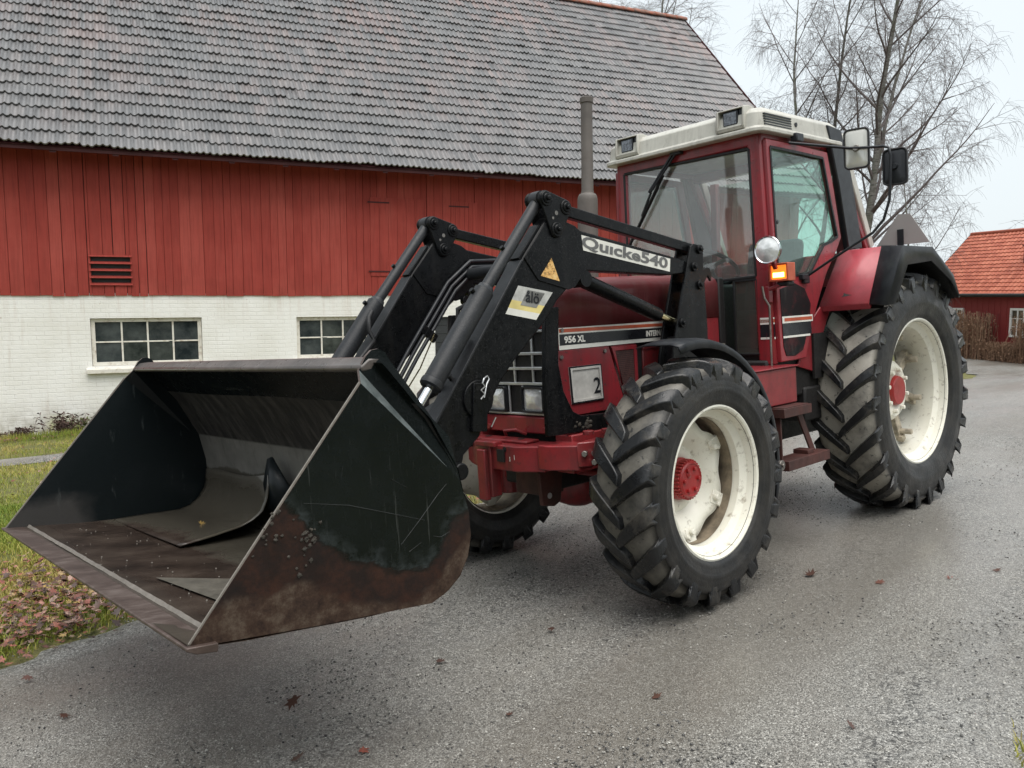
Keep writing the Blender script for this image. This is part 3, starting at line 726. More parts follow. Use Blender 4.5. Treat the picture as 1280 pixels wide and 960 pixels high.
for (a,b,c_,d) in HW:
    f = .09
    m_ = MB(); m_.ring([(a,c_),(b,c_),(b,d),(a,d)], [(a+f,c_+f),(b-f,c_+f),(b-f,d-f),(a+f,d-f)], -.09, -.022); wn = m_.build('window', HWHITE, house)
    m_ = MB(); m_.box((a+f,-.045,c_+f),(b-f,-.035,d-f)); m_.build('pane', HPANE, wn)
    m_ = MB(); m_.box(((a+b)/2-.03,-.075,c_+f),((a+b)/2+.03,-.046,d-f))
    for q in (1,2): 
        zz_ = c_+f+(d-c_-2*f)*q/3; m_.box((a+f,-.07,zz_-.015),((a+b)/2-.03,-.046,zz_+.015)); m_.box(((a+b)/2+.03,-.07,zz_-.015),(b-f,-.046,zz_+.015))
    m_.build('glazing_bar', HWHITE, wn)
t = NT('orange_tiles'); at = t.n('ShaderNodeAttribute'); at.attribute_name = 'rnd'
c = t.ramp(t.math('ADD', t.math('MULTIPLY', at.outputs['Fac'], .6), t.math('MULTIPLY', t.noise(3,5), .4)), [(.2,(.33,.085,.048)),(.5,(.42,.12,.07)),(.8,(.50,.165,.10))]); t.bsdf(c, .5, 0, None, .4); OTILE = t.mat
e0 = np.array([-.35, zE-.02]); rg = np.array([HD/2, zE+2.72]); s2 = rg-e0; L2 = math.hypot(*s2); s2 = s2/L2; n2_ = np.array([-s2[1], s2[0]])
wv = .2; xx0, xx1 = HX0-.35, HX1+.35; nw = int((xx1-xx0)/wv); per = 6; u = np.linspace(0, nw*wv, nw*per+1); pr = .03*(.5+.5*np.cos(u/wv*2*np.pi)); ti = np.minimum((u/wv).astype(int), nw-1)
Vs, Fs, At = [], [], []; off = 0; NR2 = 17; ex2 = L2/NR2
for side in (0, 1):
  for r in range(NR2):
    rv = RNG.random(nw); h0 = pr+.04; h1 = pr+.005
    def pt(s, h):
        yy = e0[0]+s2[0]*s+n2_[0]*h
        if side: yy = HD-yy
        return np.stack([xx0+u, yy+0*u, e0[1]+s2[1]*s+n2_[1]*h+0*u], -1)
    V = np.concatenate([pt(r*ex2-.02, h0), pt((r+1)*ex2+.03, h1), pt(r*ex2-.018, h0-.03)]); n = len(u); i = np.arange(n-1)
    F = np.concatenate([np.stack([i,i+1,n+i+1,n+i],-1), np.stack([2*n+i,2*n+i+1,i+1,i],-1)]); Vs.append(V); Fs.append(F+off); off += len(V); At.append(np.tile(rv[ti],3))
o = npmesh('tiled_roof', np.concatenate(Vs), np.concatenate(Fs), OTILE, house, smooth=1, attr={'rnd': np.concatenate(At)}); o.data.set_sharp_from_angle(angle=rad(50))
m_ = MB(); m_.cyl((xx0,-.42,zE-.03),(xx1,-.42,zE-.03),.06,n=10); m_.box((xx0,-.36,zE-.12),(xx1,-.33,zE+.02)); m_.build('gutter', BLACKB, house)
m_ = MB()
for xx in (xx0,xx1):
    m_.piece(); m_.beam((xx,e0[0],e0[1]-.06),(xx,rg[0],rg[1]-.06),.04,.2); m_.beam((xx,HD-e0[0],e0[1]-.06),(xx,rg[0],rg[1]-.06),.04,.2)
m_.build('barge_board', BLACKB, house)
m_ = MB(); m_.tube([(xx0,HD/2,rg[1]+.03),(xx1,HD/2,rg[1]+.03)], .09, 10); m_.build('ridge_cap', OTILE, house)
t = NT('red_brick'); c = t.mix(t.noise(14,4), (.20,.06,.045), (.28,.09,.07)); t.bsdf(c,.8); RBR = t.mat
cx_ = h_at(1272,318)[0]-.6
m_ = MB(); m_.box((cx_,.95,2.5),(cx_+.5,1.35,3.55)); m_.box((cx_-.04,.9,3.55),(cx_+.54,1.4,3.63)); m_.build('chimney', RBR, house, bevel=.01)

# hedge of bare brown stems in front of the house wall
def stems(n, x0, x1, y0, y1, ztop):
    Vs, Fs = [], []; off = 0
    for i in range(n):
        x = random.uniform(x0,x1); y = random.uniform(y0,y1); zb = -1.12; zt_ = ztop(x)*random.uniform(.75,1.03) if False else zb+(ztop(x)-zb)*random.uniform(.72,1.03)
        lx, ly = random.gauss(0,.12), random.gauss(0,.08); wd = random.uniform(.008,.02); a = random.random()*3.14; wx, wy = math.cos(a)*wd, math.sin(a)*wd
        P = []
        for k in range(4):
            f = k/3; z = zb+(zt_-zb)*f; q = (1-f*.7); P += [(x+lx*f*f-wx*q+random.gauss(0,.02), y+ly*f-wy*q, z), (x+lx*f*f+wx*q, y+ly*f+wy*q, z)]
        Vs += P; Fs += [(off+2*k,off+2*k+1,off+2*k+3,off+2*k+2) for k in range(3)]; off += 8
        for tw in range(5):
            f = random.uniform(.25,1); bx,by,bz = x+lx*f*f, y+ly*f, zb+(zt_-zb)*f; dx,dy,dz = random.gauss(0,.14),random.gauss(0,.12),random.uniform(.02,.28); tw_ = .007
            bz2 = min(bz+dz, ztop(x+dx)+.02)
            Vs += [(bx-tw_,by,bz),(bx+tw_,by,bz),(bx+dx+tw_,by+dy,bz2),(bx+dx-tw_,by+dy,bz2)]; Fs += [(off,off+1,off+2,off+3)]; off += 4
        for lf_ in range(7):
            f = random.uniform(.05,1); bx,by,bz = x+lx*f*f+random.gauss(0,.1), y+random.gauss(0,.1), zb+(zt_-zb)*f; r_ = random.uniform(.02,.035); a=random.random()*6.3
            ca,sa = math.cos(a)*r_, math.sin(a)*r_; dz = random.uniform(-.03,.03)
            Vs += [(bx-ca,by-sa,bz),(bx,by+random.gauss(0,.02),bz-r_),(bx+ca,by+sa,bz+dz),(bx,by,bz+r_)]; Fs += [(off,off+1,off+2,off+3)]; off += 4
    return np.array(Vs), np.array(Fs)
def htop(x):
    for (a,b,c_,d) in HW[1:]:
        if a-.5 < x < b+.35: return -.30
    return .92+.05*math.sin(x*3.1)
xs0 = h_at(1203,440)[0]+.15
V, F = stems(1500, xs0, HX1-.5, -1.05, -.35, htop)
t = NT('dry_hedge'); c = t.ramp(t.noise(6,5,.7), [(.3,(.14,.08,.05)),(.55,(.25,.15,.095)),(.75,(.34,.23,.15))]); t.bsdf(c,.8); HEDGE = t.mat
o = npmesh('hedge', V, F, HEDGE); o.location = house.location; o.rotation_euler = house.rotation_euler
tag(o, 'tall dry brown hedge along the wall of the red house', 'hedge')
bpy.context.view_layer.update()
# withered weeds against the barn wall
def weed(sx, n, hgt, lab, matr, spread=.3):
    Vs, Fs = [], []; off = 0
    for i in range(n):
        a = random.random()*6.28; l = hgt*random.uniform(.5,1); d = Vector((math.cos(a)*random.uniform(.1,.9)*spread/hgt, math.sin(a)*.3*spread/hgt, 1)).normalized(); p = Vector((random.gauss(0,spread*.5),random.gauss(0,.05),0))
        for k in range(4):
            q = p+d*(l/4); w_ = .006*(1-k/5); s = Vector((w_,0,0)); Vs += [p-s,p+s,q+s*.7,q-s*.7]; Fs.append((off,off+1,off+2,off+3)); off += 4
            for tw in range(3):
                e = q+Vector((random.gauss(0,.05),random.gauss(0,.04),random.uniform(-.03,.05))); Vs += [q-Vector((.004,0,0)),q+Vector((.004,0,0)),e+Vector((.012,0,.01)),e-Vector((.012,0,.01))]; Fs.append((off,off+1,off+2,off+3)); off += 4
            p = q; d = (d+Vector((random.gauss(0,.15),random.gauss(0,.1),-.03))).normalized()
    q = B0+DV*sx+NV*.3
    o = npmesh('weed', np.array([v[:] for v in Vs]), np.array(Fs), matr); o.location = (q[0],q[1],gz1(*q)-.02); o.rotation_euler = (0,0,BARN_A)
    return tag(o, lab, 'weed', 'weeds along the foot of the barn wall')
t = NT('withered_stem'); t.bsdf(t.mix(t.noise(9,4),(.06,.035,.035),(.13,.08,.06)),.8); WITH = t.mat
t = NT('green_stem'); t.bsdf(t.mix(t.noise(9,4),(.06,.09,.02),(.16,.17,.05)),.7); GSTEM = t.mat
weed(1.05, 46, .42, 'dark withered weed clump below the green algae patch on the white wall', WITH, .42)
weed(1.55, 40, .34, 'green leafy weed clump at the white wall, half behind the bucket', GSTEM, .35)
weed(.35, 22, .2, 'low thin withered weed at the foot of the white wall at the left border', WITH, .3)

# ------------------------------------------------------------------ trees
def grow(seed, height, r0, lean=(0,0), spread=.42, start=.22, nprim=24, limb=.42, droop=1.0, dens=1.0, twig=True, zmin=0.0):
    """returns trunk segments and crown segments (p, q, r0, r1)"""
    R_ = random.Random(seed); trunk = []; crown = []
    up = Vector((0,0,1))
    def walk(p, d, length, r, r_end, n, wob, trop, store):
        pts = [(p.copy(), r)]
        for i in range(n):
            f = (i+1)/n; d = (d + Vector((R_.gauss(0,wob),R_.gauss(0,wob),R_.gauss(0,wob*.6))) + Vector((0,0,trop))).normalized()
            q = p+d*(length/n); rr_ = r+(r_end-r)*f; store.append((p.copy(), q.copy(), pts[-1][1], rr_)); pts.append((q.copy(), rr_)); p = q
        return pts, d
    n = max(8, int(height/1.0)); d = Vector((lean[0],lean[1],1)).normalized()
    tp, _ = walk(Vector((0,0,0)), d, height, r0, r0*.10, n, .045, .03, trunk)
    def at(pts, f):
        k = f*(len(pts)-1); i = min(int(k), len(pts)-2); g = k-i
        return pts[i][0].lerp(pts[i+1][0], g), pts[i][1]*(1-g)+pts[i+1][1]*g, (pts[i+1][0]-pts[i][0]).normalized()
    for j in range(nprim):
        f = start+(1-start)*((j+R_.random())/nprim); p, r, td = at(tp, f)
        a = j*2.4+R_.uniform(-.4,.4); L = height*limb*(1-f*.72)*R_.uniform(.7,1.15)
        out = Vector((math.cos(a),math.sin(a),0)); dd = (td*(1-spread)+out*spread*1.25).normalized()
        ps, _ = walk(p, dd, L, min(r*.62,.018*L+.012), .010, max(4,int(L/.55)), .085, .035, crown)
        for k in range(int(L*2.5*dens)):
            g = R_.uniform(.18,1); p2, r2, d2 = at(ps, g); side = Vector((R_.gauss(0,1),R_.gauss(0,1),R_.gauss(0,.5))); side = (side-d2*side.dot(d2)).normalized()
            L2 = max(.5, L*.36*(1.15-g*.6)*R_.uniform(.6,1.2)); dd2 = (d2*.62+side*.75).normalized()
            p3s, _ = walk(p2, dd2, L2, min(r2*.6,.016), .006, max(3,int(L2/.4)), .11, .0-.03*droop, crown)
            for m in range(int(L2*4.2*dens)+1):
                h = R_.uniform(.25,1); p4, r4, d4 = at(p3s, h); side = Vector((R_.gauss(0,1),R_.gauss(0,1),R_.gauss(0,.6))); side = (side-d4*side.dot(d4)).normalized()
                L3 = R_.uniform(.35,.95); dd3 = (d4*.55+side*.7).normalized()
                p5, _ = walk(p4, dd3, L3, .006, .0038, 3, .12, -.16*droop, crown)
                if twig:
                    for z in range(3):
                        p6, r6, d6 = at(p5, R_.uniform(.3,1)); L4 = R_.uniform(.35,1.05); dd4 = (d6*.5+Vector((R_.gauss(0,.5),R_.gauss(0,.5),-.25*droop))).normalized()
                        walk(p6, dd4, L4, .0036, .0024, 3, .10, -.30*droop, crown)
    return trunk, crown
def seg_mesh(segs, n=3):
    P = np.array([s[0][:] for s in segs]); Q = np.array([s[1][:] for s in segs]); r0 = np.array([s[2] for s in segs]); r1 = np.array([s[3] for s in segs])
    d = Q-P; d /= np.maximum(np.linalg.norm(d,axis=1,keepdims=True),1e-9); ref = np.where(np.abs(d[:,2:3])>.9, np.array([[1.,0,0]]), np.array([[0,0,1.]])); a = np.cross(d,ref); a /= np.linalg.norm(a,axis=1,keepdims=True); b = np.cross(d,a)
    vs = []
    for (c_, r) in ((P,r0),(Q,r1)):
        for k in range(n):
            th = 2*math.pi*k/n; vs.append(c_+(a*math.cos(th)+b*math.sin(th))*r[:,None])
    V = np.stack(vs,1).reshape(-1,3); base = (np.arange(len(segs))*2*n)[:,None]
    F = np.concatenate([base+np.array([[k,(k+1)%n,n+(k+1)%n,n+k]]) for k in range(n)])
    return V, F
t = NT('birch_bark'); h = t.noise(1,5,.7,t.mapping((3,3,14))); c = t.mix(t.mapr(h,.5,.62), (.19,.185,.17), (.05,.046,.042)); c = t.mix(t.mapr(t.noise(2.5,4),.45,.7), c, (.10,.11,.07)); t.bsdf(c,.75,0,t.bump(h,.4,.02)); BARK = t.mat
t = NT('birch_twig'); t.bsdf(t.mix(t.noise(.8,3),(.085,.07,.068),(.14,.118,.114)),.75); TWIG = t.mat
def tree(name, lab, loc, seed, height, r0, group='bare trees behind the farm yard', **kw):
    z = gz1(loc[0],loc[1])-.1
    o = empty(name, lab, 'tree', (loc[0],loc[1],z), group)
    tr, cr = grow(seed, height, r0, **kw)
    V, F = seg_mesh(tr, 9); npmesh('trunk', V, F, BARK, o, smooth=1)
    V, F = seg_mesh(cr, 3); npmesh('crown', V, F, TWIG, o)
    return o
tree('birch_tree', 'tallest bare birch, its straight stem rising behind the white mirror', (14.9,36.2), 3, 21, .20, lean=(-.02,0), spread=.40, nprim=26, limb=.40)
tree('birch_tree', 'bare birch with a stem leaning right, drooping twigs over the grey warning plate', (15.6,37.4), 12, 19, .17, lean=(.16,-.02), spread=.44, nprim=20, limb=.38, droop=1.25)
tree('birch_tree', 'slim upright bare birch behind the middle of the cab roof', (14.2,40.0), 23, 20, .14, lean=(-.01,.0), spread=.36, nprim=24, limb=.30)
tree('birch_tree', 'bare birch leaning left, nearest to the barn gable', (12.6,38.0), 31, 17, .15, lean=(-.13,0), spread=.44, nprim=20, limb=.42)
tree('birch_tree', 'low bushy birch between the cab rear pillar and the warning plate', (16.4,34.5), 44, 8.5, .08, lean=(.05,0), spread=.48, nprim=16, limb=.5, start=.12)
tree('bare_tree', 'bare treetop showing over the barn ridge just left of its right end', (8.6,47), 52, 23, .2, spread=.45, nprim=22, limb=.40, droop=.3)
tree('bare_tree', 'faint bare treetop over the middle of the barn ridge', (4.3,50), 57, 23, .2, spread=.5, nprim=22, limb=.38, droop=.2)
tree('bare_tree', 'bare tree at the right border, only a branch tip showing', (22.2,31.5), 66, 11, .16, lean=(-.03,0), spread=.62, nprim=20, limb=.50, droop=.2, start=.3, dens=.8)
tree('birch_tree', 'bare birch beyond the farm yard, mirrored in the cab door glass', (33,14.5), 71, 18, .17, spread=.42, nprim=18, limb=.42, dens=.7)
# spruces added behind the viewer to darken reflections, plus a low far treeline
Vs, Fs = [], []; off = 0
rw_ = random.Random(9)
for i in range(250):
    az_ = rad(rw_.uniform(88, 262)); d_ = rw_.uniform(26, 48); h = rw_.uniform(8, 14)
    if i >= 90: az_ = rad(rw_.uniform(-100, 100)); d_ = rw_.uniform(120, 150); h = rw_.uniform(4, 6)
    x, y = d_*math.sin(az_), d_*math.cos(az_); r = h*rw_.uniform(.16,.24); z0 = gz1(x,y)-.2
    for l in range(9):
        zb = z0+.6+(h-.6)*l/9; zt_ = zb+(h/9)*2.0; rb_ = r*(1-l/9.6); k = 11; vs = []
        for j in range(k):
            a = 2*math.pi*j/k+rw_.uniform(-.15,.15); q = rb_*(1 if j % 2 else .6)*rw_.uniform(.8,1.2); vs.append((x+q*math.cos(a), y+q*math.sin(a), zb-rw_.uniform(0,.3)))
        Vs += vs+[(x,y,min(zt_,z0+h+.3))]; Fs += [(off+j,off+(j+1)%k,off+k) for j in range(k)]; off += k+1
t = NT('spruce'); t.bsdf(t.mix(t.noise(3,5,.7),(.012,.02,.010),(.035,.045,.022)),.8); SPR = t.mat
o = npmesh('added_spruces', np.array(Vs), np.array(Fs), SPR); tag(o, 'dark spruces added behind the viewer to darken reflections, with a far treeline', None, None, 'stuff')
# ------------------------------------------------------------------ tractor materials
RED = paint('faded_red_paint', (.27,.022,.03), (.17,.018,.023), (.25,.48), grime=(.05,.026,.025), grime_amt=.6, scale=2.2, coat=.2, chips=(.06,.03,.028))
RED_D = paint('dusty_red_hood', (.17,.026,.032), (.12,.022,.026), (.42,.6), grime=(.16,.075,.075), grime_amt=.45, scale=2.0, coat=.12)
RED_W = paint('worn_red_casting', (.26,.022,.026), (.15,.018,.02), (.3,.55), grime=(.04,.022,.02), grime_amt=.75, scale=4, coat=.2, chips=(.05,.035,.03))
RED_F = paint('pink_red_fender', (.40,.062,.078), (.33,.045,.06), (.3,.45), grime=(.09,.04,.04), grime_amt=.25, scale=2, coat=.12)
RUSTY = paint('rusty_step', (.075,.023,.018), (.042,.016,.013), (.5,.7), grime=(.03,.02,.018), grime_amt=.6, scale=6, coat=.05)
CREAM = paint('cream_paint', (.52,.51,.46), (.41,.40,.36), (.35,.55), grime=(.18,.17,.15), grime_amt=.5, scale=3, coat=.15)
RIMC = paint('cream_rim', (.80,.785,.70), (.72,.70,.60), (.3,.5), grime=(.20,.155,.10), grime_amt=.8, scale=2.6, coat=.2, streak=False)
BLK = paint('wet_black_loader', (.0022,.0026,.0032), (.0055,.006,.007), (.22,.42), bump=.12, grime=(.026,.025,.023), grime_amt=.3, scale=6, coat=0, spec=.2, speck=(.045,.045,.046))
BLK_P = paint('black_plastic', (.012,.0135,.0165), (.019,.021,.025), (.28,.45), grime=(.07,.07,.07), grime_amt=.3, scale=4, coat=0, spec=.4)
CYL = paint('matt_cylinder', (.014,.0155,.018), (.02,.022,.025), (.36,.5), bump=.1, grime=(.04,.038,.036), grime_amt=.3, scale=5, coat=0, spec=.35, speck=(.06,.06,.062))
DARK = simple('oily_dark_iron', (.012,.011,.011), .6)
CHROME = simple('chrome', (.75,.75,.76), .14, 1.0, 30, .06, .02)
BRASS = simple('brassy_rod', (.62,.52,.30), .22, 1.0, 30, .15)
STEEL = simple('worn_steel', (.28,.26,.24), .42, 1.0, 14, .3)
GREYP = simple('grey_exhaust', (.105,.092,.082), .6, .0, 6, .22, .1)
RUBBER = simple('black_rubber', (.010,.010,.011), .55, 0, 20, .3)
SILV = simple('silver_grille', (.52,.53,.54), .35, .6, 16, .2)
WHITE_D = simple('white_decal', (.68,.67,.62), .45, 0, 8, .12)
BLACK_D = simple('black_decal', (.012,.013,.016), .3, 0, 8, .2)
ORANGE_D = simple('orange_decal', (.42,.085,.04), .42, 0, 8, .2)
PLATE = simple('dirty_plate', (.42,.41,.385), .5, 0, 9, .3)
GREY_D = simple('grey_lettering', (.125,.125,.125), .5, 0, 30, .2)
YEL_D = simple('yellow_decal', (.66,.55,.22), .5, 0, 6, .2)
t = NT('smudged_black_panel'); c = t.mix(t.mapr(t.noise(9,6,.7),.5,.66), (.006,.006,.007), (.05,.012,.014)); c = t.mix(t.mapr(t.noise(1,5,.7,t.mapping((20,20,3))),.58,.7,0,.5), c, (.06,.055,.05)); t.bsdf(c, .5, 0, None, .25); SMUDGE = t.mat
SEAT = simple('seat_cloth', (.03,.032,.036), .8)
t = NT('scuffed_label'); c = t.mix(t.mapr(t.noise(22,5,.7),.46,.62), (.70,.68,.60), (.25,.2,.14)); t.bsdf(c,.5); SCUFF = t.mat
t = NT('worn_warning_triangle'); c = t.ramp(t.noise(40,5,.7), [(.36,(.13,.08,.03)),(.46,(.66,.38,.12)),(.62,(.72,.5,.22)),(.75,(.75,.66,.5))]); t.bsdf(c,.5); WARN = t.mat
WGLASS = glass('windscreen_glass', (.88,.90,.89), 1.35, .17, (.50,.48,.46), 1.65)  # pale dirt tone also stands in for hazy reflection on the screen
DGLASS = glass('green_door_glass', (.74,.93,.86), 1.3, .10, (.36,.42,.40), 1.55)
LGLASS = glass('dark_lower_glass', (.6,.6,.57), 1.3, .42, (.16,.155,.14), 1.5)
t = NT('lamp_lens'); p = t.bsdf(t.mix(t.mapr(t.noise(18,3),.4,.65),(.62,.63,.62),(.9,.9,.89)), .16, .35, t.bump(t.noise(26,2),.25,.02), .6, .8); LENS = t.mat
t = NT('amber_lens_lit'); X_,Y_,Z_ = t.xyz(); e = t.mapr(t.vor(14, t.mapping((1,1,1),loc=(0,0,0))), .0, .6, 1.0, .25)
p = t.bsdf((.8,.16,.02), .18, 0, None, .5, .5, emit=(1.0,.22,.02), emit_s=.55); AMBER = t.mat
t = NT('amber_bulb'); t.bsdf((1,.5,.1), .3, 0, None, emit=(1.0,.50,.10), emit_s=5.0); BULB = t.mat
t = NT('mirror_back'); t.bsdf(t.mix(t.noise(5,4),(.62,.61,.56),(.52,.51,.47)), .22, .35, None, .5, .3); MIRB = t.mat
LED = simple('led_lamp_face', (.16,.17,.19), .2, .5, 60, .5)
t = NT('smv_plate_back'); t.bsdf(t.mix(t.noise(5,4),(.29,.285,.275),(.36,.355,.345)), .5, .1); SMVB = t.mat
# tyres
for mudc in ((.16,.148,.125),(.34,.315,.27)):
  t = NT('muddy_tread'); X_,Y_,Z_ = t.xyz(); rr_ = t.math('SQRT', t.math('ADD', t.math('MULTIPLY',X_,X_), t.math('MULTIPLY',Z_,Z_)))
  c = t.mix(t.mapr(t.noise(4,6,.65),.34,.58), (.045,.043,.040), mudc) if mudc[0] < .2 else t.mix(t.mapr(t.noise(3,6,.65),.28,.5), (.06,.056,.05), mudc)
  c = t.mix(t.mapr(t.noise(26,4,.7),.58,.68), c, (.02,.02,.02))
  side = t.n('ShaderNodeAttribute'); side.attribute_name = 'side'
  c2 = t.mix(t.mapr(t.noise(6,7,.7),.42,.7,0,.6), (.011,.011,.0112), (.05,.045,.038))
  c = t.mix(side.outputs['Fac'], c, c2)
  t.bsdf(c, t.mapr(t.noise(9,4),.3,.7,.34,.6), 0, t.bump(t.noise(40,5,.65),.35,.008), .5); TREAD, TREAD_R = (t.mat, t.mat) if mudc[0] < .2 else (TREAD, t.mat)
HUBR = paint('hub_red', (.33,.016,.016), (.24,.014,.014), (.3,.45), grime=(.06,.02,.018), grime_amt=.35, scale=7, coat=.2, streak=False)
CLAMP = simple('grimy_clamp', (.40,.35,.27), .6, 0, 18, .5, .2)
GRIME = simple('brown_rim_grime', (.19,.155,.11), .75, 0, 14, .5, .3)
t = NT('wet_lug'); c = t.mix(t.mapr(t.noise(9,6,.7),.5,.68), (.009,.0095,.0105), (.055,.05,.043)); nn = t.bump(t.noise(50,4,.6),.4,.006); nn = drops(t,nn,90,.25)
t.bsdf(c, t.mapr(t.noise(12,4),.3,.7,.2,.42), 0, nn, .5); LUG = t.mat
# bucket shaders (coordinates in the tractor frame)
t = NT('bucket_outside'); X_,Y_,Z_ = t.xyz()
nb = t.noise(3.2,6,.62,dist=.4); nb2 = t.noise(9,5,.6)
# paint is scraped off below a ragged line that rises at the tip and at the heel
def zcurve(pts):
    return t.ramp(t.mapr(X_,4.2,5.3), [((x-4.2)/1.1,(z,z,z)) for x,z in pts])
line = zcurve([(4.28,.85),(4.387,.825),(4.453,.725),(4.50,.680),(4.67,.722),(4.783,.78),(4.886,.87),(4.946,.95),(5.05,1.07)])
edge = t.math('SUBTRACT', t.math('ADD', Z_, t.math('MULTIPLY', t.math('SUBTRACT', nb, .5), .09)), line)
edge = t.math('ADD', edge, t.math('MULTIPLY', t.math('SUBTRACT', t.noise(1,7,.75,t.mapping((7,7,26),rot=(0,rad(8),0))), .5), .10))
wline = zcurve([(4.28,.80),(4.36,.745),(4.46,.655),(4.55,.608),(4.70,.625),(4.795,.672),(4.86,.725),(5.0,.775),(5.15,.76)])
paintc = t.mix(t.mapr(t.noise(2.5,5),.4,.7), (.0036,.0056,.0058), (.006,.0085,.0088))
scr = t.noise(1,4,.6,t.mapping((60,1,2.2),rot=(0,rad(35),0))); paintc = t.mix(t.mapr(scr,.66,.72,0,.5), paintc, (.08,.085,.08))
sp = t.noise(1,5,.7,t.mapping((90,30,9))); paintc = t.mix(t.mapr(sp,.60,.72,0,.16), paintc, (.075,.08,.078))
rust = t.ramp(t.noise(9,8,.75), [(.3,(.006,.0045,.004)),(.48,(.014,.0068,.005)),(.62,(.031,.012,.007)),(.75,(.042,.021,.013))])
worn = t.mapr(t.math('SUBTRACT', t.math('ADD', Z_, t.math('MULTIPLY', t.math('SUBTRACT', nb2, .5), .12)), wline), .012, -.012)
rust = t.mix(t.math('MULTIPLY',worn,.85), rust, t.ramp(t.noise(15,8,.8), [(.36,(.016,.008,.006)),(.5,(.045,.026,.017)),(.62,(.085,.062,.045)),(.78,(.13,.105,.083))]))
k_ = t.mapr(edge, -.012, .018); rim_ = t.math('MULTIPLY', t.mapr(edge,.008,.02), t.math('MULTIPLY', t.mapr(edge,.075,.02,0,1), t.mapr(t.noise(12,5,.7),.42,.6)))
c = t.mix(k_, rust, paintc); c = t.mix(t.math('MULTIPLY',rim_,.30), c, (.09,.105,.11))
r = t.mix(k_, (.6,)*3, (.2,)*3); r = t.math('ADD', r, t.mapr(t.noise(14,5,.6),.3,.7,-.06,.14))
nn = t.bump(t.math('ADD', t.noise(26,6,.65), t.math('MULTIPLY', k_, .25)), .28, .006); nn = drops(t, nn, 110, .12)
t.bsdf(c, r, 0, nn, .3, .0); BUCKO = t.mat
t = NT('bucket_inside'); X_,Y_,Z_ = t.xyz()
nb = t.noise(3.2,6,.62,dist=.5); zz = t.math('ADD', Z_, t.math('MULTIPLY', t.math('SUBTRACT',nb,.5), .10))
s1 = t.noise(1,5,.65,t.mapping((6,22,5),rot=(rad(25),0,0)))
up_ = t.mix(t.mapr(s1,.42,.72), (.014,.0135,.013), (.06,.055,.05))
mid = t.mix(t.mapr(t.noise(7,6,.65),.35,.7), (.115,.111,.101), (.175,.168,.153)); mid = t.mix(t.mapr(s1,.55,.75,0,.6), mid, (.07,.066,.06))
flo = t.ramp(t.noise(1,6,.65,t.mapping((5,6,5))), [(.32,(.018,.0125,.010)),(.5,(.034,.024,.019)),(.68,(.058,.044,.035)),(.8,(.09,.072,.06))])
mud = t.mix(t.noise(8,5), (.05,.044,.034), (.075,.067,.053))
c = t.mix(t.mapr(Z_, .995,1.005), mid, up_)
c = t.mix(t.mapr(zz, .835,.825,0,1), c, mud)
fl = t.math('ADD', X_, t.math('MULTIPLY', t.math('SUBTRACT',t.noise(2.2,5,.6),.5), .5)); 
isfl = t.math('MULTIPLY', t.mapr(Z_,.70,.66,0,1), t.mapr(fl, 4.74,4.80))
c = t.mix(isfl, c, flo)
wetm = t.math('MULTIPLY', t.mapr(zz,.80,.76,0,1), t.math('SUBTRACT',1,isfl))
r = t.mix(wetm, (.6,)*3, (.12,)*3); r = t.mix(t.math('MULTIPLY',isfl,1), r, (.27,)*3)
t.bsdf(c, r, 0, t.bump(t.noise(24,5,.65),.22,.006), .45); BUCKI = t.mat
t = NT('bucket_inner_side'); X_,Y_,Z_ = t.xyz(); sc_n = t.noise(1,5,.7,t.mapping((22,1,5),rot=(0,rad(-40),0)))
c = t.mix(t.mapr(t.noise(2.2,5),.4,.65), (.006,.009,.010), (.010,.013,.0145)); c = t.mix(t.mapr(sc_n,.62,.74,0,.5), c, (.075,.085,.085))
md = t.math('MULTIPLY', t.mapr(t.math('ADD',Z_,t.math('MULTIPLY',t.noise(6,5,.6),.12)), .86,.80,0,1), t.mapr(t.math('ADD',X_,t.math('MULTIPLY',t.noise(5,5),.2)), 4.98,5.08)); c = t.mix(t.math('MULTIPLY',md,.55), c, (.075,.07,.066))
t.bsdf(c, .34, 0, t.bump(t.noise(30,5),.2,.005), .3); BUCKS = t.mat
t = NT('worn_edge_steel'); c = t.ramp(t.noise(1,6,.7,t.mapping((6,14,6))), [(.3,(.04,.027,.022)),(.5,(.075,.053,.045)),(.7,(.14,.112,.10))]); t.bsdf(c,.45,.25,t.bump(t.noise(60,4),.25,.004)); EDGE = t.mat
t = NT('silver_weld'); c = t.mix(t.noise(30,5,.7),(.09,.075,.062),(.30,.28,.25)); t.bsdf(c,.5,.2); WELD = t.mat
MUD = simple('dried_mud', (.038,.033,.026), .85, 0, 30, .4, .5)
MUD_L = simple('pale_mud_film', (.075,.068,.055), .55, 0, 14, .35, .3)
LIP = paint('bucket_lip', (.055,.048,.044), (.10,.085,.078), (.24,.42), bump=.1, grime=(.17,.15,.14), grime_amt=.5, scale=5, coat=.2)

# ------------------------------------------------------------------ tractor
TR = empty('tractor', 'old red tractor with cream cab roof and black front loader bucket', 'tractor')
TR.matrix_world = Matrix([[*RR[0],TT[0]],[*RR[1],TT[1]],[*RR[2],TT[2]],[0,0,0,1]])
def part(mb, name, mats, parent=None, **kw): return mb.build(name, mats, parent or TR, **kw)

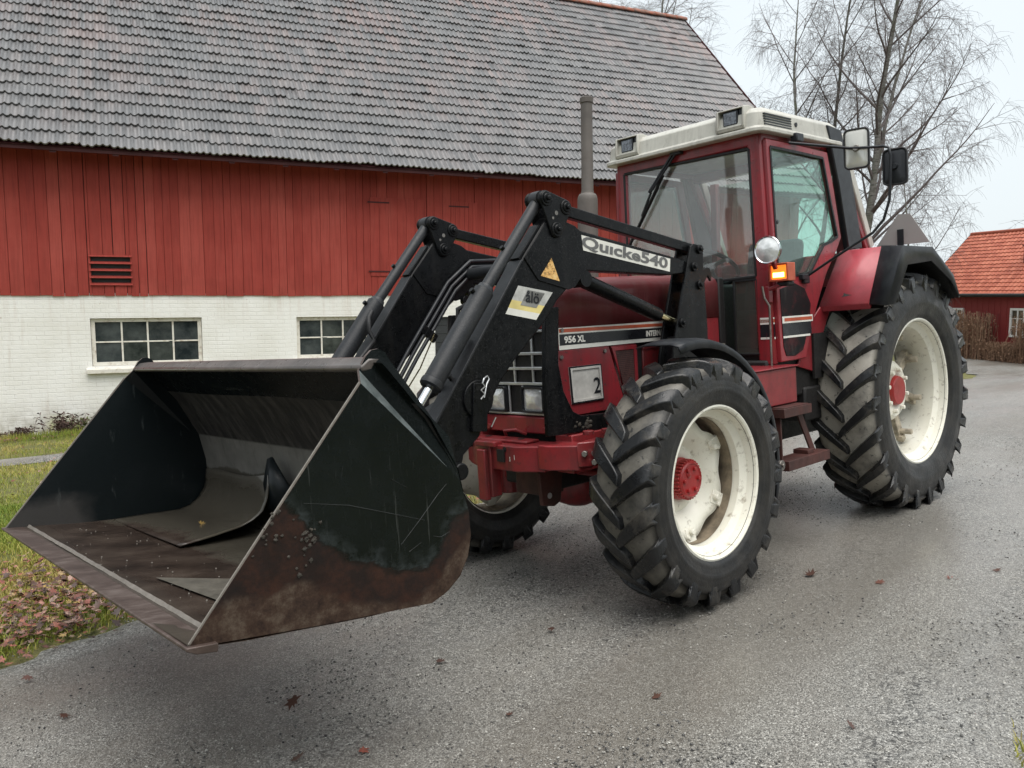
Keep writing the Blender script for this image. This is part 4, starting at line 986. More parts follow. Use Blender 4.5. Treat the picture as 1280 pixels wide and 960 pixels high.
# --- wheels ---------------------------------------------------------------
def wheel(name, loc, steer, R, rl, lip, width, nl, lugh, hubx, hub_r, lab=None, front=True, sx=1):
    """built for the left side: y = 0 is the outer rim lip, the tyre lies towards -y"""
    wr = bpy.data.objects.new(name, None); COL.objects.link(wr); wr.parent = TR; wr.location = loc; wr.rotation_euler = (0,0,steer); wr.scale = (1,sx,1)
    if lab: wr['label'] = lab
    rw = lip                                   # rim width
    yc = -rw/2; hw = width/2; Rc = R-lugh      # carcass radius
    # tyre carcass profile (radius, y), around the section
    sec = []
    sid = []
    def add(r, y, s): sec.append((r, y)); sid.append(s)
    add(rl-.012, yc+rw/2-.012, 1); add(rl+.012, yc+rw/2+.004, 1)
    nseg = 15
    for i in range(1, nseg+1):
        f = i/(nseg+1); r = rl+.012+(Rc-.045-rl)*f; bul = math.sin(math.pi*(f*.86+.06))
        add(r, yc+rw/2+.004 + (hw-rw/2)*bul*1.0 + (.0035 if i in (2,7,13) else 0), 1)
    add(Rc-.045, yc+hw*.93, .8); add(Rc-.018, yc+hw*.82, 0)
    for f in (.55, .28, 0): add(Rc - .010*f*f, yc+hw*f, 0)
    full = list(sec); fs = list(sid)
    for (r, y), s in list(zip(sec, sid))[-2::-1]: full.append((r, 2*yc-y)); fs.append(s)
    mb = MB(); mb.lathe(full, 120, 'y'); V = np.array(mb.v); k = len(full)
    F = np.array(mb.f)
    ty = npmesh('tyre', V, F[:, ::-1], [TREAD if front else TREAD_R], wr, smooth=1, attr={'side': np.tile(fs, 120)})
    # lugs
    lb = MB(); st = 7; sw = (.175 if front else .24)/R*.95
    def crown(a):                              # a: 0 centre .. 1 shoulder
        return Rc - .012*a*a - (.02*max(0,a-.8)/.2)
    for s in (1, -1):
        for j in range(nl):
            th0 = 2*math.pi*(j + (0 if s > 0 else .5))/nl
            rows = []
            for i in range(st+1):
                a = i/st
                lat = -.02 + a*(hw*1.0+.02); th = th0 + sw*(a**.92)
                wd = (.030+.014*a)*(1 if front else .82)
                if i == 0: wd *= .8
                top = crown(a)+lugh; y = yc + s*lat
                # the lug runs diagonally: widen along the circumference
                wt = wd*1.25
                dr = .010
                for_y = s*wd*.35
                rows.append([(crown(a)-.03, y, th-wt/R*1.25), (top, y+for_y*0, th-wt/R*.85), (top, y, th+wt/R*.85), (crown(a)-.03, y, th+wt/R*1.25)])
            # over the shoulder, down the side wall
            th = th0+sw*1.03; wt = .036 if front else .033
            rows.append([(Rc-.055, yc+s*(hw*.90), th-wt/R*1.2), (Rc-.012, yc+s*(hw*1.035), th-wt/R), (Rc-.012, yc+s*(hw*1.035), th+wt/R), (Rc-.055, yc+s*(hw*.90), th+wt/R*1.2)])
            rows.append([(Rc-.115, yc+s*(hw*.93), th+.02-wt/R), (Rc-.105, yc+s*(hw*1.0), th+.02-wt/R*.7), (Rc-.105, yc+s*(hw*1.0), th+.02+wt/R*.7), (Rc-.115, yc+s*(hw*.93), th+.02+wt/R)])
            vs = [(r*math.cos(q), y, r*math.sin(q)) for row in rows for (r, y, q) in row]; m = len(rows)
            fs_ = [(i*4+c_, i*4+c_+1, (i+1)*4+c_+1, (i+1)*4+c_) for i in range(m-1) for c_ in range(3)] + [(0,1,2,3),((m-1)*4+3,(m-1)*4+2,(m-1)*4+1,(m-1)*4)]
            lb.add(vs, fs_)
    lb.build('tread_lugs', LUG, ty, bevel=.006, smooth=50)
    # rim
    d = hubx                                   # disc depth below the lip (negative y)
    rm = MB()
    rm.lathe([(rl+.012,-.012),(rl+.014,.004),(rl+.004,.008),(rl-.006,.002),(rl-.012,-.018),(rl-.016,-.05),(rl-.05,-.075),(rl-.052,-.16),(rl-.035,-.20),(rl-.02,-rw+.02),(rl+.012,-rw)], 96, 'y')
    rim = rm.build('rim', RIMC, wr, smooth=40, recalc=False)
    dm = MB(); n = 96; prof = []
    Rd = rl-.062 if front else rl-.30
    if front:
        pr_ = [(hub_r*.9, d+.045),(hub_r*1.45,d+.04),(hub_r*1.65,d+.028),(Rd*.66,d+.055),(Rd*.85,d+.085),(Rd,d+.100)]
    else:
        pr_ = [(hub_r*.9, d+.02),(hub_r*1.75,d+.015),(hub_r*2.0,d-.01),(Rd,d-.04)]
    kk = len(pr_); vs = []
    for i in range(n):
        th = 2*math.pi*i/n
        for j,(r,y) in enumerate(pr_):
            rr_ = r
            if front and j >= kk-2: rr_ = r*(1-.13*(.5+.5*math.cos(6*th))**1.5)
            vs.append((rr_*math.cos(th), y, rr_*math.sin(th)))
    fsd = [(i*kk+j, ((i+1)%n)*kk+j, ((i+1)%n)*kk+j+1, i*kk+j+1) for i in range(n) for j in range(kk-1)]
    dm.add(vs, fsd); dm.build('wheel_disc', RIMC, wr, smooth=40, solid=.014)
    # grimy inner barrel behind the disc
    lg = MB()
    if front:
        for j in range(6):
            th = 2*math.pi*(j+.5)/6; ct, s_t = math.cos(th), math.sin(th)
            P = lambda r, y, dt=0: (r*math.cos(th+dt), y, r*math.sin(th+dt))
            lg.piece(); lg.beam(P(rl-.12,d+.085), P(rl-.045,d+.105), .075, .022, (0,1,0))
            lg.cyl(P(rl-.105,d+.085), P(rl-.105,d+.125), .017, n=8); lg.cyl(P(rl-.075,d+.095,.09), P(rl-.075,d+.12,.09), .012, n=6)
    else:
        for j in range(8):
            th = 2*math.pi*(j+.3)/8
            P = lambda r, y, dt=0: (r*math.cos(th+dt), y, r*math.sin(th+dt))
            lg.piece(); lg.beam(P(Rd-.02,d-.05), P(rl-.05,d-.06), .07, .05, (0,1,0)); lg.cyl(P(rl-.12,d-.05), P(rl-.12,d+.05), .022, n=8)
            lg.beam(P(rl-.10,d-.03,.05), P(rl-.05,d-.03,.05), .05, .04, (0,1,0))
    lg.build('rim_clamp', RIMC if front else CLAMP, wr, bevel=.004)
    gb = MB(); gb.lathe([(rl-.0535,-.115),(rl-.0545,-.16),(rl-.040,-.20),(rl-.03,-rw+.03)], 96, 'y'); (gb.build('rim_grime', GRIME, rim, smooth=40, recalc=False) if front else None)
    hb = MB()
    if front:
        hb.lathe([(hub_r*1.08,d),(hub_r*1.05,d+.06),(hub_r*.93,d+.065),(hub_r*.92,d+.118),(hub_r*.80,d+.128),(hub_r*.76,d+.121),(.0001,d+.121)], 48, 'y')
        for j in range(32):
            th = 2*math.pi*j/32; hb.cyl((hub_r*.95*math.cos(th),d+.078,hub_r*.95*math.sin(th)),(hub_r*.95*math.cos(th),d+.115,hub_r*.95*math.sin(th)),.0075,n=6)
        for j in range(6):
            th = 2*math.pi*j/6; hb.cyl((hub_r*.58*math.cos(th),d+.115,hub_r*.58*math.sin(th)),(hub_r*.58*math.cos(th),d+.134,hub_r*.58*math.sin(th)),.012,n=6)
        hb.sphere((0.02,d+.121,.03),.02,10,6,(1,.5,1))
    else:
        hb.lathe([(hub_r*1.1,d-.02),(hub_r*1.0,d+.045),(hub_r*.95,d+.055),(.0001,d+.055)], 40, 'y')
    hb.build('hub', HUBR, wr, bevel=.003, smooth=40)
    bo_ = MB()
    nbolt = 8; rb_ = hub_r*1.45
    for j in range(nbolt):
        th = 2*math.pi*(j+.3)/nbolt; bo_.piece(); bo_.cyl((rb_*math.cos(th),d+.01,rb_*math.sin(th)),(rb_*math.cos(th),d+.055 if not front else d+.045,rb_*math.sin(th)),.016,n=6)
    bo_.build('wheel_nut', RIMC, wr, bevel=.003)
    return wr
wheel('front_wheel', (2.589,.975,.6325), .024, .633, .379, .30, .35, 19, .036, -.275, .105, 'big lugged front wheel with cream rim and red hub, nearest the viewer')
wheel('front_wheel', (2.589,-.975,.6325), .024, .633, .379, .30, .35, 19, .036, -.275, .105, 'front wheel half hidden behind the bucket, inner side of its rim showing', sx=-1)
wheel('rear_wheel', (0,.925,.833), 0, .850, .505, .36, .44, 23, .042, -.19, .105, 'large rear wheel with muddy tread and cream rim under the red fender', front=False)
wheel('rear_wheel', (0,-.925,.833), 0, .850, .505, .36, .44, 23, .042, -.19, .105, 'rear wheel on the hidden side', front=False, sx=-1)

# --- chassis -------------------------------------------------------------
m = MB(); m.box((-.35,-.20,.52),(1.6,.20,.98)); m.box((1.6,-.22,.58),(2.95,.22,1.0)); m.box((1.55,-.27,.95),(2.4,.27,1.36)); m.cyl((.0,-.75,.833),(.0,.75,.833),.13); m.box((.2,-.58,.90),(1.42,.58,1.16)); m.cyl((1.15,.30,.72),(1.7,.30,.72),.16)
m.box((.15,.3,.72),(1.0,.6,.95)); part(m, 'chassis', DARK, bevel=.015)
m = MB(); m.beam((2.589,-.72,.60),(2.589,.72,.60),.13,.16); m.sphere((2.589,0,.58),.20,20,10,(1,1.1,.9)); m.cyl((2.589,.60,.42),(2.589,.60,.86),.075); m.cyl((2.589,-.60,.42),(2.589,-.60,.86),.075); m.cyl((2.80,-.6,.66),(2.80,.6,.66),.022,n=8)
m.cyl((2.589,.62,.6325),(2.589,.72,.6325),.14); m.cyl((2.589,-.62,.6325),(2.589,-.72,.6325),.14); part(m, 'front_axle', RED_W, bevel=.01)
m = MB()
for (x0,x1) in ((1.62,1.75),(1.85,1.95),(2.1,2.3)): m.box((x0,.27,1.02),(x1,.31,1.30))
m.tube([(1.6,.30,1.28),(1.9,.33,1.22),(2.05,.32,1.33),(2.3,.30,1.30)], .018, 8); m.tube([(1.9,.31,1.05),(2.1,.34,1.30)], .025, 8); part(m, 'engine', RED_W, bevel=.006)

# --- hood ---------------------------------------------------------------
HW_ = .335
def hoodsec(x, zt):       # y,z section from left to right over the top
    p = []
    for a in np.linspace(0, math.pi/2, 6): p.append((HW_-.055+.055*math.cos(a), zt-.03-.06+.06*math.sin(a)))
    for f in (.66,.33,0): p.append((f*(HW_-.055), zt-.03+.03*(1-f*f)))
    return p
rows = []
for x, zt, y_s in ((1.56,1.735,1),(2.0,1.735,1),(2.6,1.725,1),(2.9,1.705,1),(2.99,1.665,.99),(3.02,1.60,.97)):
    s = hoodsec(x, zt); full = [(HW_,1.452)]+s+[(-y,z) for (y,z) in s[-2::-1]]+[(-HW_,1.452)]
    rows.append([(x, y*y_s, z) for (y,z) in full])
m = MB(); k = len(rows[0]); m.add([p for r_ in rows for p in r_], [(i*k+j,i*k+j+1,(i+1)*k+j+1,(i+1)*k+j) for i in range(len(rows)-1) for j in range(k-1)])
hood = part(m, 'hood', RED_D, smooth=30, solid=.008)
m = MB()
for i in range(9): m.box((2.27+i*.022,HW_+.001,1.535),(2.282+i*.022,HW_+.005,1.62))
m.build('hood_louvre', RED_D, hood)
m = MB(); m.box((1.50,-HW_-.012,1.2),(1.56,HW_+.012,1.70)); m.build('rubber_seal', RUBBER, hood, bevel=.01)
m = MB(); m.piece(); m.box((1.56,HW_-.012,1.22),(1.86,HW_,1.452)); m.piece(); m.box((1.56,-HW_,1.22),(1.86,-HW_+.012,1.452)); m.build('rear_side_panel', RED, hood, bevel=.006)
for s in (1,-1):
    m = MB(); Y0, Y1 = s*(HW_-.012), s*HW_
    m.box((1.86,min(Y0,Y1),1.338),(3.02,max(Y0,Y1),1.450)); m.prism([(3.02,1.336),(2.62,1.336),(2.50,.985),(3.02,.985)], min(Y0,Y1), max(Y0,Y1)); m.prism([(2.60,1.336),(2.38,1.336),(2.38,1.03),(2.50,1.03)], min(Y0,Y1)-.02*(s>0), max(Y0,Y1)-.004*s)
    sp_ = part(m, 'side_panel', RED, bevel=.004)
    if s > 0:
        y = HW_+.0015
        m = MB(); m.box((2.0,y-.001,1.338),(3.01,y+.001,1.452),0)
        m.add([(3.005,y+.002,1.428),(2.0,y+.002,1.420),(2.0,y+.002,1.437),(3.005,y+.002,1.447)],[(0,1,2,3)],1)     # orange
        m.add([(3.005,y+.002,1.361),(2.0,y+.002,1.357),(2.0,y+.002,1.412),(3.005,y+.002,1.419)],[(0,1,2,3)],2)     # black
        put_text(m, '956', .047, (2.972,y+.0035,1.3735), (-1,0,0), (0,0,1), bold=.0018, width=.088, m=0)
        put_text(m, 'XL', .047, (2.873,y+.0035,1.3725), (-1,0,0), (0,0,1), bold=.0018, width=.062, m=0)
        put_text(m, 'INTERNATIONAL', .044, (2.298,y+.0035,1.3695), (-1,0,0), (0,0,1), bold=.0018, width=.295, m=0)
        o = m.build('model_decal', [WHITE_D, ORANGE_D, BLACK_D], sp_, smooth=0, recalc=False); o['label'] = 'striped decal reading 956XL'
        m = MB(); y = HW_+.003
        m.prism([(2.94,1.048),(2.692,1.048),(2.700,1.245),(2.95,1.245)], y-.003, y, 1); m.ring([(2.94,1.048),(2.692,1.048),(2.700,1.245),(2.95,1.245)], [(2.928,1.06),(2.704,1.06),(2.712,1.233),(2.938,1.233)], y, y+.006, 2)
        m.ring([(2.932,1.056),(2.70,1.056),(2.708,1.237),(2.942,1.237)], [(2.920,1.068),(2.712,1.068),(2.72,1.225),(2.93,1.225)], y-.001, y+.0075, 0)
        put_text(m, '2', .12, (2.765,y+.0035,1.09), (-1,0,0), (0,0,1), bold=.001, width=.055, m=2)
        o = m.build('number_plate', [PLATE, PLATE, BLACK_D], sp_, smooth=0); o['label'] = 'white plate with black border ending in 2'
        m = MB(); 
        m.ring([(2.60,1.325),(2.385,1.325),(2.385,1.085),(2.515,1.085)], [(2.572,1.305),(2.41,1.305),(2.41,1.105),(2.525,1.105)], HW_-.006, HW_+.004); m.build('screen_frame', RED, sp_, bevel=.003)
        m = MB(); m.box((2.405,HW_-.005,1.10),(2.575,HW_-.0035,1.31),1)
        for i in range(15): m.box((2.41+i*.0105,HW_-.004,1.105),(2.4125+i*.0105,HW_-.002,1.305))
        for i in range(19): m.box((2.40,HW_-.0045,1.108+i*.0105),(2.57,HW_-.0025,1.1105+i*.0105))
        m.build('screen_mesh', [simple('mesh_wire',(.11,.05,.045),.6), DARK], sp_, smooth=0)
        m = MB()
        for (x,z) in ((3.0,1.30),(2.66,1.31),(2.99,1.01),(2.56,1.0),(2.985,1.44)): m.piece(); m.cyl((x,HW_,z),(x,HW_+.01,z),.011,n=6)
        m.build('panel_bolt', STEEL, sp_)
m = MB(); m.box((1.6,-.30,.98),(2.95,.30,1.42)); part(m, 'radiator_shroud', DARK)

# --- grille, headlights, bumper -------------------------------------------
GX = 3.02
m = MB(); m.box((GX-.02,-.27,.985),(GX-.006,.27,1.45)); gr = part(m, 'grille', DARK)
m = MB(); fw = .27
m.ring([(-fw,.992),(fw,.992),(fw,1.45),(-fw,1.45)], [(-fw+.014,1.004),(fw-.014,1.004),(fw-.014,1.437),(-fw+.014,1.437)], GX-.006, GX+.012, axis='x')
for z in (1.162,1.245,1.325): m.box((GX-.004,-fw+.014,z-.008),(GX+.014,fw-.014,z+.008))
for y in (-.145,0,.145): m.box((GX-.002,y-.007,1.17),(GX+.010,y+.007,1.437))
for y in (-.055,.055): m.box((GX-.002,y-.005,1.004),(GX+.010,y+.005,1.154))
m.build('grille_bar', SILV, gr, bevel=.003)
m = MB(); m.box((GX-.03,-.31,1.455),(GX+.012,.31,1.476)); m.build('red_strip', RED, gr, bevel=.003)
m = MB(); m.box((GX-.05,-.30,1.476),(GX-.02,.30,1.60),1)
for i in range(8): m.prism([(GX-.02,1.480+i*.0145),(GX+.004,1.480+i*.0145),(GX+.004,1.487+i*.0145),(GX-.02,1.490+i*.0145)], -.27, .27)
m.box((GX-.02,.27,1.478),(GX+.008,.31,1.60)); m.box((GX-.02,-.31,1.478),(GX+.008,-.27,1.60)); m.build('upper_louvre', [SILV, DARK], gr, smooth=0)
for s in (1,-1):
    m = MB(); yc = s*.150; 
    pts = []
    for (cx,cz) in ((.06,.05),(-.06,.05),(-.06,-.05),(.06,-.05)):
        pass
    def rrect(w,h,r,n=5):
        o_ = []
        for (cx,cz,a0) in ((w-r,h-r,0),(-w+r,h-r,90),(-w+r,-h+r,180),(w-r,-h+r,270)):
            for i in range(n): 
                a = rad(a0+90*i/(n-1)); o_.append((yc+cx+r*math.cos(a), 1.078+cz+r*math.sin(a)))
        return o_
    m.ring(rrect(.086,.070,.016), rrect(.077,.061,.014), GX+.004, GX+.034, axis='x')
    hl = part(m, 'headlight', BLK_P, bevel=.002); 
    m = MB(); a = rrect(.077,.061,.014); vs = [(GX+.016,*p) for p in a]; cc = (GX+.028,yc,1.078)
    inn = [(GX+.027, yc+(p[0]-yc)*.6, 1.078+(p[1]-1.078)*.6) for p in a]; n = len(a)
    m.add(vs+inn+[cc], [(i,(i+1)%n,n+(i+1)%n,n+i) for i in range(n)]+[(n+i,n+(i+1)%n,2*n) for i in range(n)]); m.build('lens', LENS, hl, smooth=60)
m = MB(); m.box((2.86,-.255,.893),(3.035,.255,.985)); bp_ = part(m, 'front_apron', RED, bevel=.008)
m = MB()
for y in (.225,-.225): m.piece(); m.cyl((3.035,y,.918),(3.05,y,.918),.017,n=8)
m.build('apron_bolt', RED_W, bp_, bevel=.002)
# weight frame casting
m = MB(); m.prism([(3.235,-.10),(3.235,.205),(3.165,.335),(3.02,.335),(3.02,-.36),(3.10,-.36),(3.165,-.255)], .722, .856, axis='z')
m.box((3.06,-.34,.856),(3.16,.20,.872)); m.prism([(3.20,.325),(3.20,.405),(3.125,.545),(3.02,.545),(3.02,.325)], .742, .868, axis='z'); m.prism([(3.14,.545),(3.06,.60),(2.95,.60),(2.95,.50)], .76, .885, axis='z')
m.box((2.75,.30,.70),(3.04,.42,.90)); m.box((2.75,-.42,.70),(3.04,-.30,.90)); m.beam((2.75,.30,.72),(2.55,.44,.56),.10,.10); m.beam((3.0,.58,.70),(2.75,.60,.62),.09,.12)
wfr = part(m, 'front_weight_frame', RED_W, bevel=.006)
m = MB()
for y in (-.17,.10): m.cyl((3.10,y,.873),(3.10,y,.8745),.019,n=14); 
m.cyl((3.226,.115,.836),(3.238,.115,.836),.014,n=12); m.cyl((3.19,-.205,.836),(3.205,-.215,.836),.013,n=12); m.build('casting_hole', DARK, wfr)
m = MB()
for (x,y,z) in ((3.1,.565,.83),(3.06,.595,.83),(3.06,.592,.785)): m.piece(); m.cyl((x,y,z),(x+.03,y+.02,z),.016,n=6)
m.build('casting_bolt', STEEL, wfr, bevel=.002)
m = MB(); m.box((3.2352,.150,.775),(3.2365,.153,.800)); m.box((3.2352,.185,.785),(3.2365,.188,.812)); m.build('paint_scratch', WHITE_D, wfr)
m = MB(); m.box((3.24,-.075,.555),(3.275,-.01,.83)); m.box((3.18,-.01,.57),(3.25,.012,.86)); m.box((3.20,-.10,.845),(3.26,.06,.875)); m.build('tow_bracket', RED_W, wfr, bevel=.006)
m = MB(); m.box((3.236,.06,.77),(3.246,.115,.835)); m.cyl((3.243,.155,.868),(3.243,.155,.80),.0001,n=3); m.build('slot', DARK, wfr)
m = MB(); m.prism([(3.10,.70),(2.92,.70),(2.95,.52),(3.0,.50),(3.09,.52)], .20, .225); m.prism([(3.05,.70),(2.90,.70),(2.90,.56),(3.05,.56)], -.02, .20); 
m.build('steering_bracket', RUSTY, wfr, bevel=.006)
m = MB(); m.cyl((3.035,.224,.565),(3.035,.228,.565),.016,n=12); m.build('bracket_hole', SILV, wfr)
m = MB(); m.tube([(3.1,-.02,.885),(3.13,0,.915),(3.1,.06,.92),(3.05,.09,.89)], .009, 8); m.cyl((3.0,.50,.905),(3.0,.50,.925),.03,n=8); m.cyl((2.93,.56,.905),(2.93,.56,.93),.026,n=8); m.build('frame_bolt', RED_W, wfr, bevel=.002)
# loader sub-frame plates beside the grille
for s in (1,-1):
    pl = [(3.185,.912),(3.185,1.20),(3.165,1.45),(3.15,1.56),(3.06,1.56),(3.075,1.40),(3.085,1.27),(3.06,1.13),(3.00,1.02),(2.94,.99),(2.3,.96),(2.3,.85),(2.80,.86),(2.94,.905)]
    m = MB(); m.prism(pl, s*.372, s*.402); m.box((3.04,s*.372 if s>0 else s*.372-.0,.93),(3.17,s*.372+.001*s,1.0)) if False else None
    sf = part(m, 'loader_subframe', BLK, bevel=.004)
    m = MB()
    for q in range(14): m.sphere((2.86+random.random()*.14,s*.402,.925+random.random()*.05),random.uniform(.006,.016),7,5,(1,.5,.8))
    m.build('mud_lump', MUD, sf, smooth=0)

# --- exhaust ---------------------------------------------------------------
m = MB(); A_ = Vector((2.149,-.15,2.853)); B_ = Vector((2.187,-.15,2.262)); C_ = Vector((2.232,-.15,1.62)); ax = (A_-B_).normalized()
m.lathe([(.0001,0)],3) if False else None
def along(p, q, prof, n=28):
    d = (Vector(q)-Vector(p)); L = d.length; d.normalize(); a = d.orthogonal().normalized(); b = d.cross(a); mb_ = MB(); k = len(prof); vs = []
    for i in range(n):
        th = 2*math.pi*i/n
        for (r, f) in prof: vs.append(Vector(p)+d*(L*f)+(a*math.cos(th)+b*math.sin(th))*r)
    mb_.add(vs, [(i*k+j,((i+1)%n)*k+j,((i+1)%n)*k+j+1,i*k+j+1) for i in range(n) for j in range(k-1)]); return mb_
e = along(C_, A_, [(.063,0),(.063,.30),(.063,.485),(.060,.505),(.052,.518),(.041,.522),(.037,.54),(.036,.968),(.041,.972),(.042,.996),(.034,1.0),(.031,.95)]); part(e, 'exhaust_pipe', GREYP, smooth=40)

# --- cab -------------------------------------------------------------------
dyz = lambda z: .577+(2.58-z)*.031
FX = 1.40
m = MB()
for s in (1,-1):
    # front corner post (a prism in plan, swept from floor to roof)
    pl = [(FX-.045,.505),(FX,.505),(FX+.004,.560),(FX-.006,.600),(FX-.045,.604)]
    zt, zb = 2.575, 1.13; n = len(pl); off_t = dyz(zt)-.60; off_b = dyz(zb)-.60
    vs = [(x,s*(y+off_b*(1 if y > .52 else .2)),zb) for x,y in pl]+[(x-.004,s*(y+off_t),zt) for x,y in pl]
    m.add(vs, [tuple(range(n)),tuple(range(2*n-1,n-1,-1))]+[(i,(i+1)%n,n+(i+1)%n,n+i) for i in range(n)])
    m.beam((.50,s*.575,2.56),(.06,s*.60,1.86),.05,.07,(1,0,0)); m.beam((1.38,s*.56,2.555),(.5,s*.565,2.555),.04,.05)
m.box((FX-.05,-.53,2.495),(FX-.002,.53,2.575)); 
m.box((.42,-.57,2.50),(.50,.57,2.575)); m.box((.02,-.60,1.60),(.10,.60,1.86))
cabf = part(m, 'cab_frame', RED, bevel=.012)
# front glass: main pane and the two lower corner panes
m = MB(); g = [(-.515,1.665),(.515,1.69),(.500,2.482),(-.505,2.50)]
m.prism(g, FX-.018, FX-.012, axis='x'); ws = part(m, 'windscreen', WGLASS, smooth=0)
m = MB()
for i in range(4):
    a, b = g[i], g[(i+1)%4]; m.beam((FX-.008,*a),(FX-.008,*b),.018,.022,(1,0,0))
m.build('rubber_seal', RUBBER, ws, bevel=.004)
for s in (1,-1):
    g2 = [(s*.345,1.20),(s*.525,1.20),(s*.52,1.672),(s*.35,1.672)]
    if s < 0: g2 = g2[::-1]
    m = MB(); m.prism(g2, FX-.016, FX-.010, axis='x'); lw = part(m, 'lower_window', LGLASS, smooth=0)
    m = MB()
    for i in range(4): m.beam((FX-.008,*g2[i]),(FX-.008,*g2[(i+1)%4]),.015,.016,(1,0,0))
    m.build('rubber_seal', RUBBER, lw, bevel=.003)
# wiper with its arm
m = MB(); m.beam((FX+.02,-.05,2.57),(FX+.04,-.26,2.33),.014,.02,(1,0,0)); m.beam((FX+.02,-.02,2.57),(FX+.04,-.245,2.33),.010,.016,(1,0,0)); m.box((FX-.01,-.075,2.545),(FX+.035,.01,2.59))
wp = part(m, 'wiper', BLK_P, bevel=.003)
m = MB(); m.beam((FX+.018,-.15,2.43),(FX+.018,-.475,1.99),.010,.022,(1,0,0)); m.beam((FX+.03,-.25,2.33),(FX+.03,-.34,2.18),.012,.012,(1,0,0)); m.beam((FX+.016,-.20,2.36),(FX+.016,-.445,2.03),.006,.03,(1,0,0)); m.build('wiper_blade', RUBBER, wp)
# doors
outer = [(1.372,2.528),(.95,2.522),(.600,2.512),(.535,2.25),(.478,1.94),(.555,1.85),(.715,1.70),(.84,1.53),(.935,1.395),(1.03,1.225),(1.062,1.15),(1.2,1.145),(1.372,1.145)]
inner = [(1.335,2.480),(.95,2.474),(.672,2.466),(.605,2.20),(.535,1.945),(.62,1.912),(.735,1.885),(.84,1.79),(.935,1.705),(1.02,1.69),(1.10,1.687),(1.2,1.685),(1.335,1.685)]
for s in (1,-1):
    DY = (lambda z: dyz(z)) if s > 0 else (lambda z: -dyz(z))
    m = MB(); m.ring(outer, inner, 0, s*.03, dy=DY); dr = part(m, 'cab_door', RED, bevel=.006)
    if s > 0: dr['label'] = 'red cab door with green glass'
    m = MB(); m.prism(inner, s*.010, s*.016, dy=DY); m.build('door_glass', DGLASS, dr, smooth=0)
    m = MB()
    for i in range(len(inner)):
        a, b = inner[i], inner[(i+1)%len(inner)]; m.beam((a[0],DY(a[1])+s*.028,a[1]),(b[0],DY(b[1])+s*.028,b[1]),.016,.014,(0,1,0))
    m.build('door_seal', RUBBER, dr)
    # dark lower panel
    lo = [(1.335,1.60),(1.15,1.635),(1.03,1.60),(.965,1.50),(.985,1.41),(1.07,1.25),(1.10,1.205),(1.20,1.175),(1.31,1.18),(1.335,1.24)]
    m = MB(); m.prism(lo, s*.029, s*.034, dy=DY); m.build('lower_panel', SMUDGE, dr, bevel=.003)
    m = MB(); m.cyl((1.30,DY(2.02),2.02),(1.30,DY(2.02)+s*.03,2.02),.014,n=10); m.box((1.02,DY(1.67) if s>0 else DY(1.67)-.06,1.655),(1.09,DY(1.67)+.06 if s>0 else DY(1.67),1.69)); m.build('door_handle', BLK_P, dr, bevel=.004)
    if s > 0:
        m = MB(); D_ = lambda z: DY(z)+.035
        for (x0,x1,z0,z1,mi) in ((1.335,.955,1.385,1.428,0),(1.31,.965,1.396,1.417,1),(1.335,.98,1.305,1.384,2),(1.335,1.0,1.292,1.305,0)):
            e_ = {0:0,1:.001,2:0}[mi]; m.add([(x0,D_(z0)+e_,z0),(x1,D_(z0)+e_,z0),(x1+ (0 if mi==1 else .0),D_(z1)+e_,z1),(x0,D_(z1)+e_,z1)], [(0,1,2,3)], mi)
        m.build('door_stripe', [WHITE_D, ORANGE_D, BLACK_D], dr, smooth=0, recalc=False)
        m = MB(); D2 = lambda z: dyz(z)+.006
        for (z0,z1,mi) in ((1.385,1.428,0),(1.396,1.417,1),(1.305,1.384,2),(1.292,1.305,0)):
            e_ = {0:0,1:.001,2:0}[mi]; m.add([(1.392,D2(z0)+e_,z0),(1.378,D2(z0)+e_+.0,z0),(1.378,D2(z1)+e_,z1),(1.392,D2(z1)+e_,z1)], [(0,1,2,3)], mi)
            m.add([(FX+.006,.535,z0),(FX+.002,.598,z0),(FX+.002,.598,z1),(FX+.006,.535,z1)], [(0,1,2,3)], mi)
        m.build('post_stripe', [WHITE_D, ORANGE_D, BLACK_D], cabf, smooth=0, recalc=False)
# black rear pillars and cream rear edge
for s in (1,-1):
    m = MB(); m.prism([(.625,2.69),(.43,2.675),(.30,2.38),(.165,1.87),(.375,1.855),(.49,2.30)], s*.588, s*.630); part(m, 'rear_pillar', BLK_P, bevel=.008)
    m = MB(); m.beam((.395,s*.59,2.65),(.02,s*.61,1.88),.05,.07,(1,0,0)); part(m, 'rear_corner_trim', CREAM, bevel=.008)
# roof
def plan(x0,x1,hw,r,n=6):
    o_ = []
    for (cx,cy,a0) in ((x1-r,hw-r,0),(x0+r,hw-r,90),(x0+r,-hw+r,180),(x1-r,-hw+r,270)):
        for i in range(n):
            a = rad(a0+90*i/(n-1)); o_.append((cx+r*math.cos(a), cy+r*math.sin(a)))
    return o_
m = MB(); LV = [(plan(.38,1.475,.635,.07),2.565),(plan(.38,1.475,.635,.07),2.592),(plan(.40,1.455,.622,.07),2.598),(plan(.43,1.443,.616,.07),2.690),(plan(.46,1.405,.585,.07),2.722),(plan(.7,1.15,.3,.07),2.745)]
n = len(LV[0][0]); vs = [(x,y,z) for pl,z in LV for x,y in pl]
m.add(vs, [(i*n+j,i*n+(j+1)%n,(i+1)*n+(j+1)%n,(i+1)*n+j) for i in range(len(LV)-1) for j in range(n)]+[tuple(range(n-1,-1,-1)), tuple(range((len(LV)-1)*n,len(LV)*n))])
roof = part(m, 'cab_roof', CREAM, bevel=.006, smooth=40)
m = MB()
